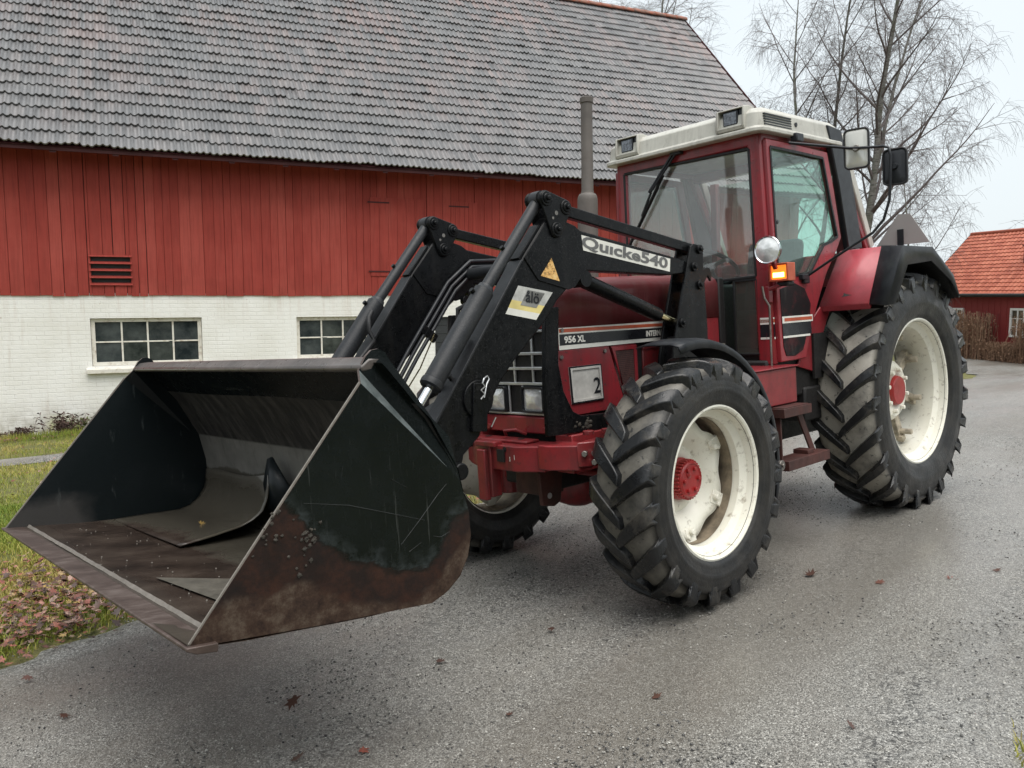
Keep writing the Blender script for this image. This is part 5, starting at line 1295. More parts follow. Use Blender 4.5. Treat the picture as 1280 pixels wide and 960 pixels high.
for s in (1,-1):
    m.piece()
    for i in range(5): m.beam((1.405,s*.617,2.612+i*.0155),(1.085,s*.617,2.612+i*.0155),.012,.0075)
    m.cyl((1.03,s*.612,2.645),(1.03,s*.626,2.645),.014,n=10)
m.build('roof_vent', BLK_P, roof)
m = MB(); m.box((1.0,.612,2.53),(1.09,.66,2.585)); m.build('mirror_mount', BLK_P, roof, bevel=.008)
for s in (1,-1):
    y0, y1 = s*.315, s*.52; a, b = min(y0,y1), max(y0,y1)
    m = MB(); sd = [(1.20,2.60),(1.465,2.60),(1.475,2.622),(1.460,2.738),(1.41,2.746),(1.25,2.725)]
    m.prism(sd, a, a+.016); m.prism(sd, b-.016, b); m.prism([(1.42,2.600),(1.468,2.600),(1.475,2.625),(1.43,2.628)], a+.016, b-.016)
    m.prism([(1.25,2.725),(1.41,2.746),(1.460,2.738),(1.460,2.729),(1.41,2.736),(1.25,2.712)], a+.016, b-.016); m.prism([(1.33,2.60),(1.345,2.60),(1.345,2.73),(1.33,2.73)], a+.016, b-.016)
    lh = m.build('lamp_housing', CREAM, roof, bevel=.004)
    m = MB(); yc = (a+b)/2; m.box((1.36,yc-.060,2.634),(1.450,yc+.048,2.726)); m.box((1.36,yc-.02,2.624),(1.43,yc+.02,2.634)); m.box((1.346,yc+.048,2.630),(1.440,yc+.086,2.728)); wl = m.build('work_light', BLK_P, lh, bevel=.006); wl.rotation_euler = (0,0,0)  # last black block, beside the lamp, stands in for the recess shadow
    m = MB(); m.box((1.450,yc-.050,2.644),(1.4535,yc+.038,2.716)); 
    for i in range(3):
        for j in range(2): m.cyl((1.4535,yc-.036+i*.03,2.664+j*.032),(1.456,yc-.036+i*.03,2.664+j*.032),.010,n=10)
    m.build('led_face', LED, wl)
# interior
m = MB(); m.box((.12,-.55,1.0),(.18,.55,1.62)); m.box((.2,-.5,1.15),(1.38,.5,1.20)); part(m, 'cab_floor', DARK)
m = MB(); m.box((.30,-.23,1.32),(.78,.23,1.48)); m.prism([(.30,1.45),(.42,1.47),(.30,2.0),(.20,1.98)], -.22, .22); m.box((.40,-.15,1.18),(.68,.15,1.32)); part(m, 'seat', SEAT, bevel=.04)
m = MB(); c0 = Vector((1.02,-.09,1.80)); ax_ = Vector((-.55,0,.83)).normalized(); a_ = ax_.orthogonal().normalized(); b_ = ax_.cross(a_); m.tube([c0+(a_*math.cos(q)+b_*math.sin(q))*.21 for q in np.linspace(0,2*math.pi,37)], .015, 8, caps=False)
for q in (0.5,2.6,4.7): m.beam(c0, c0+(a_*math.cos(q)+b_*math.sin(q))*.205, .03, .012, ax_)
m.cyl(c0-ax_*.02, c0+ax_*.02, .045); sw_ = part(m, 'steering_wheel', BLK_P)
m = MB(); m.cyl(c0-ax_*.02, c0-ax_*.55, .035); m.box((1.18,-.24,1.2),(1.36,.24,1.66)); m.build('steering_column', DARK, sw_, bevel=.02)
m = MB(); m.prism([(-.52,1.65),(.52,1.65),(.50,2.48),(-.50,2.48)], .27, .276, axis='x'); rw_ = part(m, 'rear_window', glass('rear_glass',(.86,.95,.92),1.0,.06), smooth=0)
rw_.location = (0,0,0)
m = MB()
for s in (1,-1): m.beam((.275,s*.53,1.64),(.275,s*.51,2.50),.05,.05,(1,0,0))
m.beam((.275,-.5,1.64),(.275,.5,1.64),.05,.05); m.build('rear_window_frame', RED, rw_)

# tool box, steps
m = MB(); m.box((1.325,.36,.895),(1.80,.725,1.118)); tb = part(m, 'tool_box', RED, bevel=.008)
m = MB(); m.box((1.31,.35,1.118),(1.81,.74,1.128)); m.build('box_lid', RED, tb, bevel=.004)
m = MB(); m.box((1.30,.62,.80),(1.64,.82,.895)) if False else None
m.box((1.31,.66,.83),(1.635,.81,.885)); m.box((1.33,.68,.885),(1.62,.80,.89)); m.box((1.14,.70,.515),(1.64,.83,.575)); m.beam((1.60,.74,.86),(1.63,.76,.56),.05,.012,(1,0,0)); m.beam((1.36,.74,.85),(1.22,.76,.56),.05,.012,(0,1,0)); m.box((1.28,.70,.575),(1.36,.80,.60)); m.box((1.3,.3,.84),(1.6,.66,.88)); st_ = part(m, 'step', RUSTY, bevel=.005)
m = MB(); m.tube([(1.53,.635,1.62),(1.52,.64,1.55),(1.50,.66,1.50),(1.50,.66,1.13)], .007, 8); part(m, 'handrail', STEEL)

# rear fenders
for s in (1,-1):
    F_in = [(1.07,1.12),(.955,1.30),(.87,1.40),(.755,1.475),(.443,1.845),(-.05,1.842),(-.40,1.65),(-.51,1.49)]
    def sheet(prof, y0f, y1f, mat, name, sol=.012):
        m = MB(); n = len(prof); vs = []
        for i,(x,z) in enumerate(prof): vs += [(x,s*y0f(i),z),(x,s*y1f(i),z)]
        m.add(vs, [(2*i,2*i+1,2*i+3,2*i+2) for i in range(n-1)]); return m.build(name, mat, TR, solid=sol, smooth=25)
    fr = sheet(F_in[3:7], lambda i: .60, lambda i: (.93,.885,.885,.90)[i], RED_F, 'rear_fender')
    if s > 0: fr['label'] = 'pinkish red rear fender with a dented lower edge'
    m = MB(); inn = [(x,z) for x,z in F_in]; m.prism([(1.10,1.10)]+inn+[(-.55,1.30),(-.3,1.58),(0,1.70),(.35,1.66),(.62,1.46),(.80,1.20),(.90,1.05)], s*.590, s*.604); m.build('fender_inner', RED, fr, bevel=.004)
    if s > 0:
        m = MB(); fx = lambda z: .755-(z-1.475)*.843+.009
        P_ = [(.80,1.538),(.765,1.545),(.735,1.556),(.742,1.54),(.73,1.528)]
        m.add([(fx(z),y,z) for y,z in P_], [tuple(range(5))]); m.build('dent_tear', DARK, fr)
    m = MB(); m.prism([(.758,1.473),(.735,1.44),(.715,1.46),(.74,1.49)], s*.60, s*.93); m.build('fender_lip', RED_F, fr)
    ext = [(.748,1.468),(.437,1.848),(-.05,1.845),(-.40,1.650),(-.515,1.486)]
    m = MB(); ys0 = (.925,.880,.880,.895,.90); ys1 = (1.045,1.02,1.02,1.025,1.025); vs = []
    low = [(.665,1.463),(.40,1.715),(.0,1.742),(-.33,1.60),(-.475,1.486)]
    mid = [(.55,1.60),(.22,1.735),(-.17,1.69),(-.41,1.55),(-.475,1.486)]
    for i,(x,z) in enumerate(ext): vs += [(x,s*ys0[i],z+.004),(x,s*ys1[i],z-.01),(low[i][0],s*(ys1[i]+.012),low[i][1])]
    n = len(ext); m.add(vs, [(3*i+j,3*i+j+1,3*i+4+j,3*i+3+j) for i in range(n-1) for j in (0,1)]); m.build('fender_extension', BLK_P, fr, solid=.012, smooth=25)
    # dark sheet added under the fender, standing in for the arch shade
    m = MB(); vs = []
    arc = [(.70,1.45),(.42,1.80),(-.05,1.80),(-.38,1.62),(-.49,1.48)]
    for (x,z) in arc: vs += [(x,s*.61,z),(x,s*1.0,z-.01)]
    m.add(vs, [(2*i,2*i+1,2*i+3,2*i+2) for i in range(4)]); m.build('arch_shade_sheet', RUBBER, fr, smooth=25)
    m = MB(); m.box((.05,min(s*.604,s*.62),1.0),(.9,max(s*.604,s*.62),1.3)); m.build('arch_plate', DARK, fr)
# front mudguards
for s in (1,-1):
    vs = []; N_ = 22
    for i in range(N_+1):
        a = rad(76+122*i/N_); r = .725
        for (yy, dr_) in ((.64,-.015),(.70,.0),(.86,.0),(.905,-.012),(.915,-.05)): vs.append((2.589+(r+dr_)*math.cos(a), s*yy, .6325+(r+dr_)*math.sin(a)))
    m = MB(); m.add(vs, [(5*i+j,5*i+j+1,5*i+6+j,5*i+5+j) for i in range(N_) for j in range(4)]); mg = part(m, 'front_mudguard', BLK_P, solid=.008, smooth=45)
    m = MB(); m.cyl((1.885,s*.87,.60),(1.885,s*.93,.60),.03,n=16); m.cyl((1.885,s*.93,.60),(1.885,s*.94,.60),.012,n=8); m.beam((2.2,s*.40,1.30),(2.25,s*.68,1.325),.05,.02); m.build('mudguard_stay', STEEL, mg, bevel=.002)

# lamps on the post
m = MB(); m.lathe([(.0001,-.07),(.05,-.062),(.075,-.03),(.080,0),(.084,.006),(.080,.012),(.074,.008)], 32, 'x'); fl = part(m, 'work_lamp', CHROME, smooth=50)
fl.location = (1.535,.685,1.835); fl.rotation_euler = (0,rad(-4),rad(4)); fl['label'] = 'round chrome work lamp on the cab post'
m = MB(); m.lathe([(.0745,.008),(.05,.020),(.02,.026),(.0001,.027)], 32, 'x'); m.build('lens', LENS, fl, smooth=60, recalc=False)
m = MB(); m.beam((1.42,.62,1.60),(1.40,.70,1.63),.05,.02); m.beam((1.40,.70,1.62),(1.42,.70,1.655),.04,.03); m.piece(); m.beam((1.46,.69,1.72),(1.50,.69,1.775),.025,.02); m.pc = 0; m.box((1.395,.60,1.52),(1.44,.625,1.62)); m.pc = 1; lb_ = part(m, 'lamp_bracket', RED, bevel=.004)
m = MB(); m.ring([(.635,1.645),(.765,1.645),(.765,1.755),(.635,1.755)], [(.648,1.658),(.752,1.658),(.752,1.742),(.648,1.742)], 1.37, 1.452, axis='x'); m.box((1.365,.635,1.645),(1.372,.765,1.755)); ind = part(m, 'turn_signal', ORANGE_D, bevel=.006); ind['label'] = 'lit amber turn signal on the cab post'
m = MB(); m.box((1.40,.648,1.658),(1.445,.752,1.742)); m.build('amber_lens', AMBER, ind, bevel=.006)
m = MB(); m.box((1.4455,.662,1.670),(1.449,.735,1.698)); m.build('bulb', BULB, ind, bevel=.001)
m = MB(); m.box((1.35,.67,1.615),(1.43,.75,1.645)); m.build('rubber_base', RUBBER, ind, bevel=.01)
# mirrors
m = MB(); m.tube([(1.157,.64,2.515),(1.06,.98,2.424),(1.035,1.10,2.408),(1.03,1.175,2.40),(1.03,1.205,2.385),(1.03,1.215,2.34),(1.03,1.21,2.20),(1.03,1.20,2.08),(1.035,1.165,1.97),(1.04,1.10,1.90),(1.02,.85,1.78),(1.0,.645,1.677)], .0085, 8); ma = part(m, 'mirror_arm', BLK_P, smooth=60)
m = MB(); m.box((.99,.61,1.63),(1.06,.66,1.69)); m.build('arm_foot', BLK_P, ma, bevel=.006)
def mirror(cx,cy,cz,w,h,mat,yaw):
    m = MB(); 
    def rr2(w,h,r,n=5): 
        o_=[]
        for (a,b,a0) in ((w-r,h-r,0),(-w+r,h-r,90),(-w+r,-h+r,180),(w-r,-h+r,270)):
            for i in range(n): q=rad(a0+90*i/(n-1)); o_.append((a+r*math.cos(q),b+r*math.sin(q)))
        return o_
    m.ring(rr2(w,h,.03), rr2(w-.009,h-.009,.024), -.018, .012, axis='x'); fr_ = m.build('mirror', RUBBER, TR, bevel=.003); fr_.location=(cx,cy,cz); fr_.rotation_euler=(0,rad(-2),yaw)
    m = MB(); p0 = rr2(w-.008,h-.008,.024); p1 = rr2(w-.03,h-.03,.02); n=len(p0); m.add([(.004,*p) for p in p0]+[(.016,*p) for p in p1], [(i,(i+1)%n,n+(i+1)%n,n+i) for i in range(n)]+[tuple(range(n,2*n))]); m.build('mirror_shell', mat, fr_, smooth=40)
    m = MB(); m.cyl((.014,0,0),(.034,0,0),.022,.016,n=14); m.build('ball_joint', STEEL if mat is MIRB else BLK_P, fr_); 
    m = MB(); m.box((-.012,-w+.012,-h+.012),(-.008,w-.012,h-.012)); m.build('mirror_glass', CHROME, fr_)
    return fr_
a_ = mirror(1.025,1.01,2.418,.074,.122,MIRB,rad(14)); a_['label'] = 'pale-backed mirror in a black rim'
a_ = mirror(.985,1.22,2.275,.070,.108,BLK_P,rad(10)); a_['label'] = 'black outer mirror'
# SMV plate behind the cab
m = MB(); c_ = [(.50,1.909),(.84,1.906),(.735,2.137),(.665,2.145)]; m.prism([(.452,1.905),(.852,1.902),(.716,2.128),(.626,2.137)], -.455, -.447, axis='x'); m.build('slow_vehicle_plate', SMVB, TR, smooth=0)['label'] = 'grey back of a triangular warning plate'
m = MB(); m.box((-.446,.62,1.88),(-.435,.665,2.02)); m.beam((-.45,.64,1.7),(-.45,.64,1.95),.03,.02,(1,0,0)); m.box((-.44,.55,1.66),(-.2,.68,1.70)); part(m, 'plate_bracket', BLK_P)
# ------------------------------------------------------------------ front loader
AY = .448
ARM = [(2.10,1.785),(3.015,1.938),(3.05,1.962),(3.12,1.985),(3.20,1.992),(3.235,1.965),(3.381,1.803),(3.954,1.092),(4.10,.905),(4.13,.82),(4.07,.76),(3.95,.745),(3.86,.80),(3.819,.925),(3.72,.997),(3.684,1.083),(3.581,1.222),(3.499,1.304),(3.418,1.369),(3.276,1.483),(3.174,1.591),(3.096,1.648),(3.061,1.66),(2.997,1.734),(2.274,1.706),(2.10,1.716)]
def disc(m, x, z, y0, y1, r, n=24, mi=None): m.cyl((x,y0,z),(x,y1,z),r,n=n,m=mi)
def hull(pts, r, n=10):
    """convex outline of circles"""
    P = [(x+r*math.cos(2*math.pi*i/(n*2)), z+r*math.sin(2*math.pi*i/(n*2))) for x,z in pts for i in range(n*2)]
    P = sorted(set(P)); 
    def half(ps):
        h = []
        for p in ps:
            while len(h) > 1 and (h[-1][0]-h[-2][0])*(p[1]-h[-2][1])-(h[-1][1]-h[-2][1])*(p[0]-h[-2][0]) <= 0: h.pop()
            h.append(p)
        return h
    a = half(P); b = half(P[::-1]); return a[:-1]+b[:-1]
P1, P2, P3 = (3.229,2.076),(3.097,2.039),(3.168,1.930)
for s in (1,-1):
    o_, i_ = (.508, .433) if s > 0 else (-.388, -.463)
    yc = (o_+i_)/2
    m = MB(); m.prism(ARM, i_, o_); arm = part(m, 'loader_arm', BLK, bevel=.007)
    arm['label'] = 'bent black loader arm nearest the viewer' if s > 0 else 'bent black loader arm on the far side, carrying three pipes'
    # knee stiffener plates, front strip and end boss
    m = MB()
    for yy in (o_, i_-.006): m.prism([(3.235,1.96),(3.12,1.98),(3.03,1.955),(2.985,1.925),(2.965,1.735),(3.05,1.652),(3.10,1.640),(3.30,1.688),(3.385,1.795)], yy, yy+.006)
    m.beam((3.262,yc,1.950),(3.405,yc,1.790),.060,.014,(1,0,1)); m.build('knee_plate', BLK, arm, bevel=.002)
    m = MB(); m.beam((3.40,yc,1.783),(4.03,yc,1.005),.086,.010,(1,0,1)); m.build('front_strip', CYL, arm, bevel=.002)
    m = MB()
    for yy in (o_, i_-.012): disc(m, 3.72, 1.165, yy, yy+.012, .085, 28)
    m.beam((3.71,o_+.012 if s>0 else i_-.012,1.235),(3.735,o_+.012 if s>0 else i_-.012,1.02),.02,.085,(1,0,0)); m.build('parking_leg_plate', BLK, arm, bevel=.003)
    if s > 0:
        m = MB(); m.tube([(3.70,o_+.03,1.255),(3.715,o_+.035,1.235),(3.70,o_+.035,1.22),(3.725,o_+.035,1.205),(3.705,o_+.035,1.185),(3.73,o_+.035,1.165)], .0035, 6); m.tube([(3.70,o_+.03,1.255),(3.68,o_+.03,1.265),(3.67,o_+.03,1.25),(3.69,o_+.035,1.23),(3.71,o_+.035,1.17)], .0035, 6); m.build('safety_clip', SILV, arm, smooth=60)
        m = MB(); m.tube([(3.655,o_+.006,1.03),(3.625,o_+.006,1.07)], .004, 6); m.build('cable_end', STEEL, arm)
    # lever plates with pins
    m = MB(); hp = hull([P1,P2,P3], .040)
    for yy in (o_+.007, i_-.017): m.prism(hp, yy, yy+.010)
    lev = part(m, 'lever_plate', BLK, bevel=.004)
    m = MB()
    for (x,z) in (P1,P2,P3):
        m.piece(); disc(m, x, z, i_-.024, o_+.024, .036); disc(m, x, z, i_-.031, o_+.031, .024, 18); disc(m, x, z, o_+.031, o_+.044, .012, 8); disc(m, x, z, i_-.044, i_-.031, .012, 8)
    m.build('pin', BLK, lev, bevel=.004)
    m = MB(); disc(m, 3.165,2.01, o_+.017, o_+.0185, .011, 12); disc(m, 3.19,1.985, o_+.017, o_+.0185, .007, 12); m.build('lever_hole', STEEL, lev)
    # levelling cylinder
    d = (Vector((3.953,yc,1.236))-Vector((3.172,yc,2.083))); 
    pA = Vector((P1[0],yc,P1[1])); pB = Vector((3.594,yc,1.664)); pC = Vector((3.953,yc,1.236)); pD = Vector((4.24,yc,.90))
    m = along(pA, pB, [(.0001,-.02),(.024,-.02),(.0285,.02),(.0285,1.0)], 24); m.cyl((pA.x,i_+.012,pA.z),(pA.x,o_-.012,pA.z),.042,n=20); cy = part(m, 'tilt_cylinder', CYL, smooth=50)
    m = along(pB, pC, [(.026,-.01),(.036,0),(.040,.03),(.0475,.045),(.0475,.93),(.051,.935),(.053,.96),(.052,.985),(.043,1.0),(.020,1.0)], 28); m.build('barrel', CYL, cy, smooth=40)
    m = along(pC, pD, [(.020,-.05),(.020,1.0)], 16); m.build('piston_rod', CHROME, cy, smooth=60)
    m = MB(); q = pB.lerp(pC,.12); n_ = Vector((.75,0,.66)); m.cyl(q+n_*.04, q+n_*.064, .012, n=8); m.piece(); m.cyl(pA.lerp(pB,.62)+n_*.024, pA.lerp(pB,.62)+n_*.042,.011,n=8); m.build('hose_port', BLK, cy)
    # upper link bar
    m = MB(); m.beam((3.085,yc,2.034),(1.998,yc,1.852),.045,.058); disc(m, P2[0],P2[1], i_+.004, o_-.004, .042); ub = part(m, 'parallel_link', BLK, bevel=.006)
    # loader tower
    pst = [(2.085,1.868),(2.05,1.882),(1.985,1.872),(1.965,1.832),(1.972,1.735),(1.935,1.748),(1.905,1.742),(1.888,1.70),(1.90,1.665),(1.93,1.70),(1.965,1.66),(1.955,1.40),(1.965,1.10),(2.0,.95),(2.32,.95),(2.30,1.25),(2.262,1.385)]
    m = MB(); m.prism(pst, o_, o_+.016); m.prism(pst, i_-.016, i_); m.prism([(2.27,1.42),(2.085,1.868),(2.06,1.868),(2.22,1.42)], i_, o_) if False else None
    m.prism([(1.99,.98),(2.28,.98),(2.25,1.36),(1.99,1.36)], i_, o_); tw = part(m, 'loader_tower', BLK, bevel=.004)
    m = MB()
    for (x,z) in ((2.008,1.850),(2.068,1.749),(2.02,1.645),(2.205,1.434)):
        m.piece()
        disc(m, x, z, i_-.024, o_+.030, .026, 20); disc(m, x, z, o_+.030, o_+.042, .012, 8)
    m.build('tower_pin', BLK, tw, bevel=.003)
    m = MB(); m.beam((2.10,o_+.05,1.30),(1.95,o_+.10,1.295),.07,.012); m.build('guard_plate', STEEL, tw)
    # lift cylinder
    a_, b_ = Vector((2.964,yc,1.693)), Vector((2.157,yc,1.426)); k_ = b_-a_
    m = along(a_, a_+k_*.77, [(.0001,-.035),(.029,-.03),(.036,.02),(.0385,.05),(.0385,.97),(.034,1.0),(.018,1.0)], 24); m.cyl((a_.x,i_-.004,a_.z),(a_.x,o_+.004,a_.z),.042,n=20); lc = part(m, 'lift_cylinder', BLK, smooth=45)
    m = along(a_+k_*.76, b_, [(.021,0),(.021,1)], 14); m.build('piston_rod', BRASS, lc, smooth=60)
    if s > 0:
        # decals on the outer face
        yd = o_+.0015
        m = MB(); r_ = Vector((2.263-2.989,0,1.796-1.912)); r_.normalize(); u_ = Vector((r_.z,0,-r_.x)); u_ = u_ if u_.z > 0 else -u_
        Q = [(2.998,1.839),(2.275,1.727),(2.263,1.796),(2.989,1.912)]
        Q = [(2.998,1.838),(2.272,1.724),(2.262,1.796),(2.989,1.912)]
        m.prism(Q, yd-.001, yd, 0); 
        put_text(m, 'Quıcke540', .079, Vector((2.984,yd+.0015,1.853)), r_, u_, bold=.0026, width=.700, m=1)
        # slab serifs
        def serif(fx, fz, w): 
            p = Vector((2.984,yd+.0012,1.853))+r_*fx+u_*fz; m.add([p, p+r_*w, p+r_*w+u_*.009, p+u_*.009], [(0,1,2,3)], 1)
        for fx, fz, w in () if True else ((.083,.046,.030),(.128,.0,.036),(.118,.046,.022),(.158,.0,.038),(.158,.046,.026),(.268,.0,.034),(.298,.0,.036),(.266,.073,.024),(.300,.046,.034)): serif(fx,fz,w)
        o = m.build('name_label', [WHITE_D, GREY_D], arm, smooth=0, recalc=False); o['label'] = 'white label reading Quicke540'
        m = MB(); yk = o_+.0075; m.prism([(3.206,1.794),(3.159,1.682),(3.285,1.709)], yk-.001, yk); o = m.build('warning_triangle', WARN, arm, smooth=0); o['label'] = 'worn orange warning triangle'
        m = MB(); A = [(3.431,1.666),(3.206,1.629),(3.328,1.501),(3.521,1.537)]
        L_ = lambda u,v: (A[0][0]*(1-u)*(1-v)+A[1][0]*u*(1-v)+A[2][0]*u*v+A[3][0]*(1-u)*v, A[0][1]*(1-u)*(1-v)+A[1][1]*u*(1-v)+A[2][1]*u*v+A[3][1]*(1-u)*v)
        def q4(u0,u1,v0,v1,dy,mi): m.add([(*[L_(u,v)[0]], yd+dy, L_(u,v)[1]) for u,v in ((u0,v0),(u1,v0),(u1,v1),(u0,v1))], [(0,1,2,3)], mi)
        q4(0,1,0,.50,0,0); q4(0,1,.50,.78,0,1); q4(0,1,.78,1,0,2)
        q4(.30,.80,.08,.62,.001,3); q4(.33,.77,.12,.40,.002,0) if False else None
        q4(.30,.80,.10,.47,.001,3); put_text(m, 'ålö', .075, Vector((3.392,yd+.0025,1.590)), Vector((-.225,0,-.037)), Vector((-.037,0,.225)), bold=.0015, width=.088, m=4)
        o = m.build('maker_label', [simple('label_grey',(.42,.42,.40),.5), YEL_D, WHITE_D, simple('logo_grey',(.22,.22,.21),.5), BLACK_D], arm, smooth=0, recalc=False); o['label'] = 'grey and yellow maker label reading ålö'
    else:
        # hydraulic pipes along the inner face
        yi = o_+.028
        base = [(2.25,1.815),(2.64,1.842),(2.985,1.832),(3.14,1.722),(3.44,1.36),(3.75,.96)]
        m = MB()
        for k in range(3):
            off = .034*(k-1); pts = []
            for i,(x,z) in enumerate(base):
                a = base[max(i-1,0)]; b = base[min(i+1,len(base)-1)]; t_ = Vector((b[0]-a[0],0,b[1]-a[1])).normalized(); nn_ = Vector((t_.z,0,-t_.x)); pts.append((x-nn_.x*off, yi, z-nn_.z*off))
            fine = []
            for i in range(len(pts)-1):
                p, q = Vector(pts[i]), Vector(pts[i+1])
                fine += [p.lerp(q,f) for f in ((.0,.12,.5,.88) if i else (0,.5,.88))]
            fine.append(Vector(pts[-1])); m.tube(fine, .0115, 8)
        m.build('hydraulic_pipe', BLK_P, arm, smooth=60)
        m = MB(); m.beam((3.37,yi,1.50),(3.28,yi,1.43),.05,.022,(0,1,0)); m.piece(); m.box((2.62,yi-.02,1.78),(2.66,yi+.025,1.93)); m.piece(); m.cyl((3.035,o_,1.64),(3.035,o_+.03,1.64),.03,n=14); m.build('pipe_clamp', BLK, arm, bevel=.003)
        m = MB(); m.tube([(3.30,yi+.02,1.46),(3.42,yi+.03,1.28),(3.6,yi+.03,1.08),(3.75,yi,.95)], .004, 6); m.build('grease_line', BRASS, arm)
    # hoses at the bucket end
    m = MB(); yo = yc+.09 if s < 0 else yc-.06; yh = .0 if s > 0 else 1
    m.tube([(3.68,yc+.06*yh,1.60),(3.72,yo,1.57),(3.73,yo+.01,1.50),(3.71,yo+.02,1.45),(3.80,yo+.02,1.36),(3.88,yo+.01,1.31),(3.86,yo,1.22),(3.80,yo,1.14),(3.84,yo-.02,1.05)], .0125, 8)
    m.tube([(3.98,yo,1.17),(3.94,yo+.04,1.27),(3.84,yo+.06,1.28),(3.78,yo+.04,1.20),(3.80,yo,1.08)], .0125, 8)
    m.build('hydraulic_hose', RUBBER, cy, smooth=60)
# cross tubes between the arms, with tool carrier behind the bucket
m = MB(); m.cyl((3.885,-.40,1.055),(3.885,.44,1.055),.072,n=28); m.piece(); m.cyl((3.0,-.40,1.79),(3.0,.44,1.79),.035,n=20); part(m, 'cross_tube', CYL, smooth=50)
m = MB()
for s in (1,-1):
    for dy in (-.085,.07): m.prism([(3.99,.74),(4.07,.73),(4.30,.66),(4.31,1.0),(4.34,1.16),(4.26,1.10),(4.05,.93),(3.98,.84)], s*AY+dy, s*AY+dy+.016)
    m.cyl((4.03,s*AY-.10,.815),(4.03,s*AY+.10,.815),.04,n=18); m.cyl((4.23,s*AY-.09,.92),(4.23,s*AY+.09,.92),.032,n=14)
    m.cyl((3.865,s*AY+.055,.862),(3.865,s*AY+.10,.862),.038,n=18)
m.box((4.20,-.45,.70),(4.28,.45,.78)); part(m, 'tool_carrier', BLK, bevel=.006)

# ------------------------------------------------------------------ bucket
WB = 1.139
SH = [(4.625,1.395),(4.605,1.375),(4.458,1.195),(4.355,1.005),(4.326,.86),(4.323,.775),(4.341,.705),(4.380,.650),(4.432,.614),(4.492,.600),(4.85,.625),(5.30,.681)]
def bez(P, n):     # densify
    out = []
    for i in range(len(P)-1):
        for k in range(n): out.append((P[i][0]+(P[i+1][0]-P[i][0])*k/n, P[i][1]+(P[i+1][1]-P[i][1])*k/n))
    return out+[P[-1]]
prof = bez(SH, 3); n = len(prof); ny_ = 24; ys = np.linspace(-WB, WB, ny_+1)
vs = []
for y in ys:
    for i,(x,z) in enumerate(prof):
        dent = .006*math.sin(y*3.1+x*9)*math.sin(x*5+z*7+y*1.7)
        vs.append((x+dent*.6, y, z+dent))
m = MB(); m.add(vs, [(j*n+i,(j+1)*n+i,(j+1)*n+i+1,j*n+i+1) for j in range(ny_) for i in range(n-1)])
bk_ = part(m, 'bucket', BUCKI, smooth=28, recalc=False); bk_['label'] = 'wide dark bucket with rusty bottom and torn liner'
m = MB(); m.add([(x-.012*(1 if x < 4.5 else .1),y,z-.012*(1 if z<.75 else .2)) for (x,y,z) in vs], [(j*n+i,(j+1)*n+i,(j+1)*n+i+1,j*n+i+1) for j in range(ny_) for i in range(n-1)])
m.build('back_shell', BUCKO, bk_, smooth=28)
# lip tube along the top
m = MB(); lp = [(4.668,1.366),(4.674,1.384),(4.640,1.409),(4.598,1.412),(4.590,1.395),(4.605,1.368)]
m.prism(lp, -WB+.046, WB-.046); m.build('top_lip', LIP, bk_, bevel=.008)
# cutting edge
m = MB(); d_ = Vector((5.30-4.85,0,.681-.622)).normalized(); nn_ = Vector((-d_.z,0,d_.x)); a_ = Vector((5.225,0,.6695)); b_ = Vector((5.312,0,.681))
pl = [(a_+nn_*.003),(b_+nn_*.002),(b_-nn_*.008),(b_-nn_*.02-d_*.03),(a_-nn_*.022)]
m.prism([(p.x,p.z) for p in pl], -WB-.018, WB+.018); m.build('cutting_edge', EDGE, bk_, bevel=.003)
m = MB(); k_ = 60; vs = []
for i in range(k_+1):
    y = -WB+.02+(2*WB-.04)*i/k_; c0 = Vector((5.205,y,.668)); w_ = .005+.004*random.random(); vs += [c0-d_*w_+nn_*.001, c0+nn_*(.012+.003*random.random()), c0+d_*w_+nn_*.001]
m.add(vs, [(3*i+j,3*i+3+j,3*i+4+j,3*i+1+j) for i in range(k_) for j in (0,1)]); m.build('weld_seam', WELD, bk_, smooth=40)
